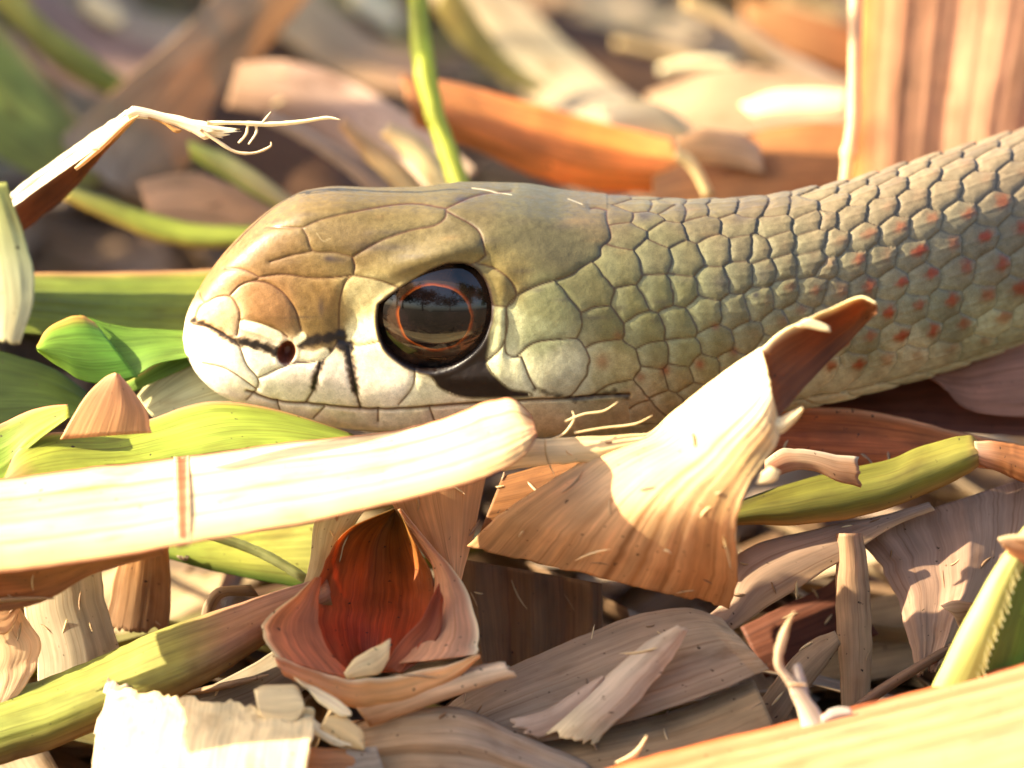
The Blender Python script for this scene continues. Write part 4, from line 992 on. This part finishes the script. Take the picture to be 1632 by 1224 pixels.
# --- behind the snake, growing softer with distance
leaf('dead_leaf', 'broad blurred tan leaf slanting down behind the elbow-bent dry tip', 'dead leaf',
     D([(380, -60), (300, 40), (220, 110), (140, 180), (100, 225), (150, 275)], [900, 800, 700, 640]), D([(520, -40), (440, 60), (390, 120), (350, 190), (310, 250), (225, 330)], [1000, 950, 860, 760]), [(0, S(190, 164, 132)), (.6, S(176, 142, 100)), (1, S(170, 146, 118))], bulge=20, rag=(0, 10))
leaf('green_leaf', 'wide blurred green blade beside the broad tan leaf behind the elbow-bent tip', 'grass blade', D([(-60, -20), (20, 60), (80, 130), (130, 190), (190, 260)], 820), D([(-120, 120), (-60, 200), (0, 250), (80, 290), (150, 300)], 760), [(0, S(170, 176, 64)), (.6, S(140, 146, 60)), (1, S(140, 136, 70))], bulge=14, mat='green', margin=(S(190, 160, 90), 0, 14))
leaf('green_leaf', 'thin green-gold blade running between the wide green blade and the broad tan leaf', 'grass blade', D([(10, -40), (70, 30), (140, 84), (220, 140)], 860), D([(-30, -20), (40, 60), (110, 120), (200, 166)], 860), [(0, S(190, 176, 80)), (1, S(120, 132, 36))], bulge=6, mat='green')
leaf('dead_leaf', 'mauve-grey leaf behind the thin green-gold blade', 'dead leaf', D([(60, -30), (140, 30), (210, 60), (300, 90)], 1050), D([(20, 60), (110, 140), (180, 160), (240, 180)], 1000), S(150, 122, 108), bulge=10, mat='grey')
leaf('green_leaf', 'arched yellow-green blade below the broad tan leaf', 'grass blade', D([(110, 296), (180, 318), (250, 342), (330, 358), (440, 360)], 470), D([(100, 318), (180, 356), (250, 384), (330, 396), (440, 392)], 450), [(0, S(150, 140, 50)), (.5, S(150, 156, 30)), (1, S(120, 128, 26))], bulge=12, mat='green', margin=(S(180, 140, 50), 1, 8))
leaf('dead_leaf', 'pinkish tan leaf filling the arch behind the yellow-green blade', 'dead leaf', D([(220, 290), (300, 276), (360, 290), (440, 320)], 540), D([(240, 350), (320, 360), (380, 372), (440, 372)], 500), S(186, 144, 104), bulge=8)
leaf('green_leaf', 'sunlit straw-yellow blade slanting to the back of the head', 'grass blade', D([(300, 224), (350, 240), (400, 268), (470, 318)], 480), D([(304, 252), (350, 280), (400, 312), (460, 344)], 470), [(0, S(190, 186, 50)), (.5, S(214, 200, 110)), (1, S(206, 176, 110))], bulge=8, mat='green', margin=(S(110, 130, 20), 1, 7))
leaf('dead_leaf', 'wide mauve-grey blade stretching from the broad tan leaf to the upright green stalk', 'dead leaf', D([(380, 100), (460, 96), (560, 130), (660, 190), (760, 270)], [760, 720, 600]), D([(360, 170), (450, 190), (540, 230), (620, 280), (700, 330)], [740, 700, 580]), [(0, S(150, 116, 90)), (.5, S(164, 134, 116)), (1, S(190, 166, 140))], bulge=14, mat='grey')
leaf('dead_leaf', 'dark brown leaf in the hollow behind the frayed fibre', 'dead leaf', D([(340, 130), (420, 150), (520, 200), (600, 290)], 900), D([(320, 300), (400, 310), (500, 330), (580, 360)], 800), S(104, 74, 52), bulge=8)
leaf('dead_leaf', 'slim straw blade slanting down to the crown beside the upright green stalk', 'dead leaf', D([(548, 186), (590, 220), (640, 260), (690, 310)], 440), D([(540, 204), (576, 246), (610, 280), (650, 320)], 430), [(0, S(196, 150, 100)), (1, S(214, 186, 130))], bulge=6, mat='pale')
leaf('dead_leaf', 'sunlit cream blade meeting the foot of the upright green stalk', 'dead leaf', D([(620, 196), (660, 214), (700, 250), (740, 310)], 420), D([(606, 216), (640, 244), (670, 280), (700, 320)], 420), [(0, S(206, 176, 130)), (1, S(232, 214, 160))], bulge=8, mat='pale')
leaf('green_leaf', 'upright bright yellow-green grass stalk rising behind the head', 'grass blade', D([(640, -120), (649, 0), (655, 90), (672, 170), (696, 240), (724, 320)], [420, 360, 330]), D([(672, -120), (682, 0), (692, 90), (706, 170), (730, 240), (760, 320)], [420, 360, 330]), [(0, S(170, 180, 30)), (.6, S(186, 192, 40)), (1, S(190, 190, 60))], bulge=14, th=8, mat='green', margin=(S(150, 150, 20), 2, 6))
leaf('dead_leaf', 'large grey blade slanting down behind the green stalk to the orange stalk', 'dead leaf', D([(760, -60), (860, 30), (950, 110), (1030, 170), (1100, 220)], [1250, 1100, 900]), D([(680, -20), (740, 70), (830, 150), (930, 200), (1060, 240)], [1200, 1050, 850]), [(0, S(170, 146, 112)), (.4, S(166, 150, 118)), (1, S(178, 152, 126))], bulge=16, mat='grey')
leaf('green_leaf', 'yellowish leaf streak lying on the large grey blade', 'grass blade', D([(720, -40), (770, 40), (820, 100), (870, 140)], 980), D([(690, 10), (740, 80), (790, 120), (850, 150)], 980), [(0, S(160, 140, 60)), (1, S(150, 138, 64))], bulge=5, mat='green')
leaf('straw', 'thick glowing orange-brown stalk lying behind the snake\'s crown', 'grass stem', D([(640, 120), (740, 136), (860, 168), (960, 196), (1070, 222)], 560), D([(660, 200), (760, 240), (860, 284), (960, 306), (1110, 310)], 520), [(0, S(170, 116, 66)), (.4, S(206, 132, 66)), (.8, S(232, 150, 62)), (1, S(230, 160, 80))], bulge=34, th=8, mat='rust')  # lighter orange towards the right end paints its sunlit glow
leaf('dead_leaf', 'sunlit cream leaf patch above the end of the orange stalk', 'dead leaf', D([(960, 170), (1010, 160), (1060, 170), (1100, 200)], 640), D([(980, 210), (1030, 214), (1070, 222), (1110, 232)], 620), [(0, PALE), (1, STRAW)], bulge=8, mat='pale')
leaf('dead_leaf', 'curled tan scrap lying past the end of the orange stalk', 'dead leaf', D([(1080, 220), (1120, 206), (1170, 212), (1210, 230)], 470), D([(1080, 258), (1130, 262), (1170, 270), (1220, 276)], 450), [(0, S(206, 160, 100)), (1, S(186, 150, 116))], bulge=10, edge=4)
leaf('dead_leaf', 'slim straw sliver leaning down beside the curled tan scrap', 'dead leaf', D([(1080, 236), (1110, 256), (1140, 310)], 420), D([(1074, 250), (1100, 276), (1122, 316)], 420), STRAW, bulge=4, mat='pale')
leaf('dead_leaf', 'brown leaf bed lying between curled scrap and upright straw', 'dead leaf', D([(1040, 270), (1140, 230), (1250, 200), (1360, 196)], 520), D([(1040, 340), (1140, 330), (1250, 320), (1360, 310)], 440), [(0, S(170, 116, 66)), (1, S(150, 96, 52))], bulge=10)
leaf('dead_leaf', 'flat blurred grey-brown leaf between the large grey blade and the upright straw', 'dead leaf', D([(1030, 150), (1140, 110), (1250, 110), (1370, 130)], 950), D([(1040, 220), (1140, 220), (1250, 216), (1370, 210)], 820), S(160, 130, 100), bulge=10, mat='grey')
leaf('dead_leaf', 'cream leaf coloured as a sunlit patch beside the upright straw', 'dead leaf', D([(1180, 166), (1240, 146), (1300, 142), (1350, 146)], 700), D([(1210, 196), (1250, 200), (1300, 194), (1350, 190)], 690), CREAM, bulge=6, mat='pale')  # cream piece stands in for the sunlit patch on the tan leaf
leaf('dead_leaf', 'long cream blade slanting down to the upright straw', 'dead leaf', D([(1090, -10), (1170, 28), (1240, 74), (1310, 110), (1372, 136)], 1000), D([(1090, 14), (1160, 48), (1230, 96), (1300, 136), (1366, 164)], 990), [(0, S(206, 176, 120)), (.6, S(206, 176, 140)), (1, S(190, 166, 146))], bulge=8, mat='pale')
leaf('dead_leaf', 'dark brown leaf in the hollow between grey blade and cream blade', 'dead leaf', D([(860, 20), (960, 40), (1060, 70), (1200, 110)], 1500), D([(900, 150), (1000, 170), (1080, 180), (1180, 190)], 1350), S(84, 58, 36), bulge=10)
leaf('dead_leaf', 'orange-brown leaf behind the top of the upright straw', 'dead leaf', D([(1180, 0), (1260, 10), (1330, 30), (1400, 60)], 1300), D([(1200, 80), (1270, 90), (1330, 110), (1400, 130)], 1250), [(0, S(180, 130, 80)), (1, S(160, 92, 44))], bulge=10)
stem('straw', 'thin upright straw standing against the rusty leaf behind the body', 'grass stem', [(1370, -140, 380, 11), (1364, 0, 350, 11), (1362, 100, 330, 10), (1360, 190, 315, 11), (1352, 250, 300, 10), (1344, 310, 290, 9)], [(0, S(206, 170, 136)), (1, S(220, 190, 140))], mat='pale', nodes=((.78, .35, 18),))
leaf('dead_leaf', 'broad rusty striped leaf standing behind the body and the upright straw', 'dead leaf',
     D([(1376, -140), (1372, 0), (1366, 110), (1362, 200), (1358, 330)], 620), D([(1900, -100), (1880, 20), (1850, 120), (1820, 220), (1800, 330)], 640), [(0, S(190, 140, 106)), (.5, S(194, 148, 114)), (1, S(184, 138, 108))], bulge=30, mat='dry', ridge=3.0, pleat=12, margin=(S(230, 140, 70), 0, 26), bands=[(0,(1,1,1)),(.08,(1.1,.95,.8)),(.16,(.8,.74,.7)),(.26,(.95,.9,.85)),(.33,(1.4,1.4,1.35)),(.42,(1.2,1.2,1.15)),(.5,(.85,.8,.8)),(.6,(1.1,1.05,1)),(1,(.9,.9,.9))])
leaf('dead_leaf', 'tan blurred leaf between the broad tan leaf and the upright green stalk', 'dead leaf', D([(430, -60), (520, 0), (600, 60), (680, 90)], 1400), D([(400, 20), (480, 80), (560, 130), (660, 150)], 1250), [(0, S(206, 176, 126)), (1, S(170, 130, 96))], bulge=10)
leaf('dead_leaf', 'far pale leaf catching the sun beside the broad tan leaf', 'dead leaf', D([(480, -40), (520, 0), (550, 40)], 1700), D([(440, 0), (480, 40), (520, 70)], 1650), CREAM, bulge=5, mat='pale')
leaf('dead_leaf', 'far pale leaf catching the sun beside the upright green stalk', 'dead leaf', D([(560, -40), (600, -10), (640, 20)], 1800), D([(560, 0), (600, 30), (640, 50)], 1750), CREAM, bulge=5, mat='pale')
leaf('dead_leaf', 'far cream leaf catching the sun beyond the large grey blade', 'dead leaf', D([(930, -20), (960, 0), (1000, 10), (1110, 30)], 2100), D([(930, 20), (960, 34), (1000, 44), (1100, 60)], 2050), STRAW, bulge=5, mat='pale')

leaf('dead_leaf', 'slim far straw lying across the dark hollow beyond the cream blade', 'dead leaf', D([(980, 60), (1080, 84), (1180, 118)], 1250), D([(980, 74), (1080, 100), (1180, 132)], 1250), STRAW, bulge=4, mat='pale')
leaf('dead_leaf', 'short lit far sliver above the flat grey-brown leaf', 'dead leaf', D([(1050, 104), (1110, 92), (1170, 96)], 1050), D([(1052, 118), (1112, 110), (1168, 110)], 1050), CREAM, bulge=3, mat='pale')
leaf('dead_leaf', 'far lit leaf edge just behind the top of the upright straw', 'dead leaf', D([(1240, -20), (1290, 6), (1345, 18)], 1700), D([(1240, 8), (1290, 32), (1345, 40)], 1700), STRAW, bulge=3, mat='pale')
leaf('dead_leaf', 'grey far leaf crossing behind the thin green-gold blade', 'dead leaf', D([(150, -30), (230, 20), (320, 40)], 1500), D([(140, 20), (220, 70), (320, 96)], 1450), S(176, 152, 126), bulge=5, mat='grey')
leaf('dead_leaf', 'small sunlit far leaf between thin green-gold blade and broad tan leaf', 'dead leaf', D([(140, -14), (170, 4), (200, 24)], 1350), D([(126, 10), (156, 34), (188, 44)], 1350), CREAM, bulge=3, mat='pale')
leaf('dead_leaf', 'narrow shaded leaf slanting beneath the wide mauve-grey blade', 'dead leaf', D([(430, 176), (510, 214), (580, 262), (640, 320)], 520), D([(420, 196), (496, 236), (560, 282), (610, 326)], 515), S(166, 138, 114), bulge=5, mat='grey')

# ---------------------------------------------------------------- what nobody could count: the bed of dead grass below and behind
def litter_bed():
    r = np.random.default_rng(21)
    V_, Q_, C_, U_ = [], [], [], []
    base = 0
    pal = [S(146, 124, 102), S(160, 138, 112), S(172, 148, 116), S(132, 104, 78), S(112, 84, 62), S(182, 158, 122), S(112, 104, 60), S(140, 112, 84), S(128, 112, 98)]
    def add(c, ang, tiltv, ln, wd, roll, colr):
        nonlocal base
        nu, nv = 12, 5
        t = np.linspace(-.5, .5, nu); v = np.linspace(-.5, .5, nv)
        dirv = np.array([math.cos(ang) * math.cos(tiltv), math.sin(ang) * math.cos(tiltv), math.sin(tiltv)])
        side = np.cross(dirv, [0, 0, 1]); side /= np.linalg.norm(side)
        nrm = np.cross(side, dirv)
        s2 = side * math.cos(roll) + nrm * math.sin(roll); n2 = np.cross(s2, dirv)
        bend = r.uniform(-.35, .1) * ln
        P = c + dirv * (t * ln)[:, None, None] + s2 * (v[None, :] * wd * (1 - (2 * np.abs(t)[:, None]) ** 4 * .6))[..., None] \
            + n2 * ((t ** 2 * bend)[:, None] + (v ** 2)[None, :] * wd * .5)[..., None]
        P[..., 2] = np.maximum(P[..., 2], GZ + 0.02)
        dep = P @ FW; row = 612 - (P @ UP) / K; colx = 816 + P[..., 0] / K
        if ((dep < -0.12) & (row < 1245) & (colx > -350) & (colx < 1980)).any(): return 0      # would poke up in front of the snake
        Nn = np.broadcast_to(n2, P.shape)
        ring, q = solid_ribbon(P, Nn, 0.012)
        V_.append(ring.reshape(-1, 3)); Q_.append(q + base); base += nu * nv * 2
        vein = 1 + r.uniform(-.12, .12, nv * 2)
        C_.append((np.broadcast_to(colr, (nu, nv * 2, 3)) * vein[None, :, None]).reshape(-1, 3))
        uu = np.stack(np.broadcast_arrays((t * ln * 4)[:, None] + r.uniform(0, 40), np.concatenate([v, v[::-1]])[None] * wd * 4 + r.uniform(0, 40)), -1)
        U_.append(uu.reshape(-1, 2))
        return 1
    n = 0
    while n < 2300:
        x, y = r.uniform(-7, 7), r.uniform(-3.2, 9)
        top = -1.05 if y < 1.3 else -1.05 + min(0.66, (y - 1.3) * 0.19)
        # keep the bed below what the camera sees in front of the snake
        z = GZ + 0.04 + (top - GZ) * r.uniform(0, 1) ** 0.8
        if y < -0.3: z = min(z, -1.28 + 0.1 * r.uniform(-1, 1))
        n += add(np.array([x, y, z]), r.uniform(0, 6.28), r.normal(0, .16), r.uniform(1.2, 4.0), (r.uniform(.12, .48) if r.random() < .45 else r.uniform(.05, .16)), r.uniform(-.8, .8), pal[r.integers(len(pal))])
    o = make_mesh('leaf_litter', np.concatenate(V_), np.concatenate(Q_), MAT['dry'], np.concatenate(C_), np.concatenate(U_))
    tag(o, 'tangled bed of dead grass and leaf bits under everything', 'leaf litter', kind='stuff')


litter_bed()


def added_shade_tuft():
    # unseen tuft, added to throw broken shade over the leaves behind the snake
    r = np.random.default_rng(4)
    V_, Q_, C_, U_ = [], [], [], []; base = 0
    pal = [S(150, 150, 60), S(180, 150, 104), S(120, 132, 40), S(196, 170, 120)]
    for k in range(58):
        x0 = r.uniform(-6.6, -3.3); y0 = r.uniform(1.55, 6.5); h = r.uniform(2.8, 7.0); wd = r.uniform(.22, .5)
        lean = np.array([r.uniform(-.22, .02), r.uniform(-.16, .16)]); tw = r.uniform(-.9, .9)
        t = np.linspace(0, 1, 12); v = np.linspace(-.5, .5, 5)
        c = np.stack([x0 + lean[0] * h * t ** 1.6, y0 + lean[1] * h * t ** 1.6, GZ + 0.01 + h * t * (1 - .08 * t)], -1)
        sd = np.array([math.sin(tw), math.cos(tw), 0]); nn = np.array([-math.cos(tw), math.sin(tw), 0])
        w_ = wd * np.minimum(1, (1 - t) * 2.2) + .01
        P = c[:, None] + sd * (v[None] * w_[:, None])[..., None] + nn * ((v ** 2)[None] * w_[:, None] * .8)[..., None]
        ring, q = solid_ribbon(P, np.broadcast_to(nn, P.shape), .014)
        V_.append(ring.reshape(-1, 3)); Q_.append(q + base); base += 12 * 10
        C_.append(np.tile(pal[r.integers(4)], (120, 1)))
        U_.append((np.stack(np.broadcast_arrays((t * h * 4)[:, None] + k, np.concatenate([v, v[::-1]])[None] * wd * 4), -1)).reshape(-1, 2))
    o = make_mesh('added_shade_tuft', np.concatenate(V_), np.concatenate(Q_), MAT['green'], np.concatenate(C_), np.concatenate(U_))
    tag(o, 'unseen grass tuft added beside the litter to shade the leaves behind the snake', 'grass', kind='stuff')


added_shade_tuft()



def crumbs_on_litter():
    # fibres, splinters and flakes lying on whatever surface is there (rays dropped onto the finished litter)
    r = np.random.default_rng(77)
    bpy.context.view_layer.update()
    dg = bpy.context.evaluated_depsgraph_get()
    V_, Q_, C_, U_ = [], [], [], []; base = 0
    pal = [S(214, 190, 146), S(180, 148, 108), S(140, 104, 72), S(150, 118, 86), S(196, 170, 132), S(160, 132, 104), S(232, 214, 170)]
    n = 0; tries = 0
    while n < 120 and tries < 5000:
        tries += 1
        x, y = r.uniform(-120, 1750), (r.uniform(690, 1300) if r.random() < .86 else r.uniform(20, 420))
        o = Vector(-FW * DIST); tgt = Vector(W((x, y, 0.0)))
        hit, loc, nor, _, ob, _ = scene.ray_cast(dg, o, (tgt - o).normalized())
        if not hit or ob.name.startswith(('snake', 'eye', 'green_leaf', 'straw', 'hair', 'joint', 'green_half', 'curled', 'inner', 'right_flap', 'left_flap', 'leaf_scrap')): continue
        nor = np.array(nor); nor = nor if nor @ FW < 0 else -nor
        kind = r.random()
        if kind < .85: ln, wd = r.uniform(10, 36) * K, r.uniform(1.0, 2.8) * K
        else: ln, wd = r.uniform(50, 90) * K, r.uniform(1.0, 2.6) * K
        strap = y > 930 and r.random() < .08
        if strap: ln, wd = r.uniform(80, 210) * K, r.uniform(3.5, 9) * K
        a = r.normal(0, 1, 3); a -= nor * (a @ nor); a /= np.linalg.norm(a)
        a = a + nor * r.uniform(.0, .10); a /= np.linalg.norm(a)
        b = np.cross(nor, a); b /= np.linalg.norm(b); c_ = np.cross(a, b)
        t = np.linspace(-.5, .5, 6)
        bend = r.uniform(-.35, .35) * ln; lift = wd * (.9 if strap else .5)
        C0 = np.array(loc) + nor * lift + a * (t * ln)[:, None] + b * (bend * t ** 2)[:, None] + c_ * (r.uniform(-.1, .25) * ln * t ** 2)[:, None]
        w_ = wd * (1 - (2 * np.abs(t)) ** 3 * .8)
        th = w_ * (.2 if strap else .8)
        ringp = np.stack([C0 + b * w_[:, None], C0 + c_ * th[:, None], C0 - b * w_[:, None], C0 - c_ * th[:, None]], 1)
        i, j = np.meshgrid(np.arange(5), np.arange(4), indexing='ij')
        q = np.stack([i * 4 + j, (i + 1) * 4 + j, (i + 1) * 4 + (j + 1) % 4, i * 4 + (j + 1) % 4], -1).reshape(-1, 4)
        q = np.concatenate([q, [[3, 2, 1, 0], [20, 21, 22, 23]]])
        V_.append(ringp.reshape(-1, 3)); Q_.append(q + base); base += 24
        C_.append(np.tile(pal[r.integers(len(pal))], (24, 1))); U_.append(r.uniform(0, 30, (1, 2)) + np.repeat(np.stack([t * ln * 4, t * 0], -1), 4, 0))
        n += 1
    o = make_mesh('leaf_crumbs', np.concatenate(V_), np.concatenate(Q_), MAT['dry'], np.concatenate(C_), np.concatenate(U_))
    tag(o, 'fine straw fibres, splinters and crumbs strewn over the dead leaves', 'debris', kind='stuff')


crumbs_on_litter()

# ---------------------------------------------------------------- dark trees across the field, seen only mirrored in the eye
def far_tree(x, y, h, w, seed, trunk_mat, crown_mat):
    r = np.random.default_rng(seed)
    e = bpy.data.objects.new('tree', None); col.objects.link(e); e.location = (x, y, GZ)
    tag(e, 'dark leafy tree across the field, a tiny silhouette mirrored in the snake\'s eye', 'tree', 'far trees mirrored in the eye')
    n, m = 8, 10
    t = np.linspace(0, 1, n); a = np.linspace(0, 2 * np.pi, m, endpoint=False)
    rad = h * 0.035 * (1 - .7 * t)
    P = np.stack([rad[:, None] * np.cos(a) + (h * .03 * np.sin(t * 4 + seed))[:, None], rad[:, None] * np.sin(a), np.broadcast_to((t * h * .7)[:, None], (n, m))], -1)
    i, j = np.meshgrid(np.arange(n - 1), np.arange(m), indexing='ij')
    make_mesh('trunk', P, np.stack([i * m + j, i * m + (j + 1) % m, (i + 1) * m + (j + 1) % m, (i + 1) * m + j], -1).reshape(-1, 4), trunk_mat, parent=e)
    k = 2600
    cl = r.normal(0, 1, (26, 3)) * np.array([w * .27, w * .27, h * .17]) + np.array([0, 0, h * .66])
    c = cl[r.integers(0, 26, k)] + r.normal(0, 1, (k, 3)) * w * .085
    c[:, 2] = np.maximum(c[:, 2], h * .2)
    u = r.normal(0, 1, (k, 3)); u /= np.linalg.norm(u, axis=1, keepdims=True)
    v = np.cross(u, r.normal(0, 1, (k, 3))); v /= np.linalg.norm(v, axis=1, keepdims=True)
    s_ = r.uniform(.018, .045, (k, 1)) * h
    V = np.stack([c - u * s_, c - v * s_ * .6, c + u * s_, c + v * s_ * .6], 1).reshape(-1, 3)
    make_mesh('crown', V, np.arange(k * 4).reshape(-1, 4), crown_mat, parent=e, smooth=False)


def plain(name, c):
    m, N, Lk = new_mat(name)
    n = N.new('ShaderNodeTexNoise'); n.inputs['Scale'].default_value = 0.02
    tc = N.new('ShaderNodeTexCoord'); Lk.new(tc.outputs['Object'], n.inputs['Vector'])
    rp = N.new('ShaderNodeValToRGB'); Lk.new(n.outputs[0], rp.inputs[0])
    rp.color_ramp.elements[0].color = (*(np.array(c) * .6), 1); rp.color_ramp.elements[1].color = (*(np.array(c) * 1.4), 1)
    Lk.new(rp.outputs[0], N['Principled BSDF'].inputs['Base Color']); N['Principled BSDF'].inputs['Roughness'].default_value = .8
    return m


tm_, cm_ = plain('bark', (.07, .05, .035)), plain('tree_foliage', (.035, .05, .02))
for i, (x, y, h, w) in enumerate([(-620, -620, 560, 420), (-330, -900, 430, 380), (430, -1000, 640, 520), (820, -760, 520, 420), (60, -1500, 420, 500), (-900, -1100, 700, 520), (1250, -1250, 760, 600)]):
    far_tree(x, y, h * 0.95, w * 1.05, 40 + i, tm_, cm_)
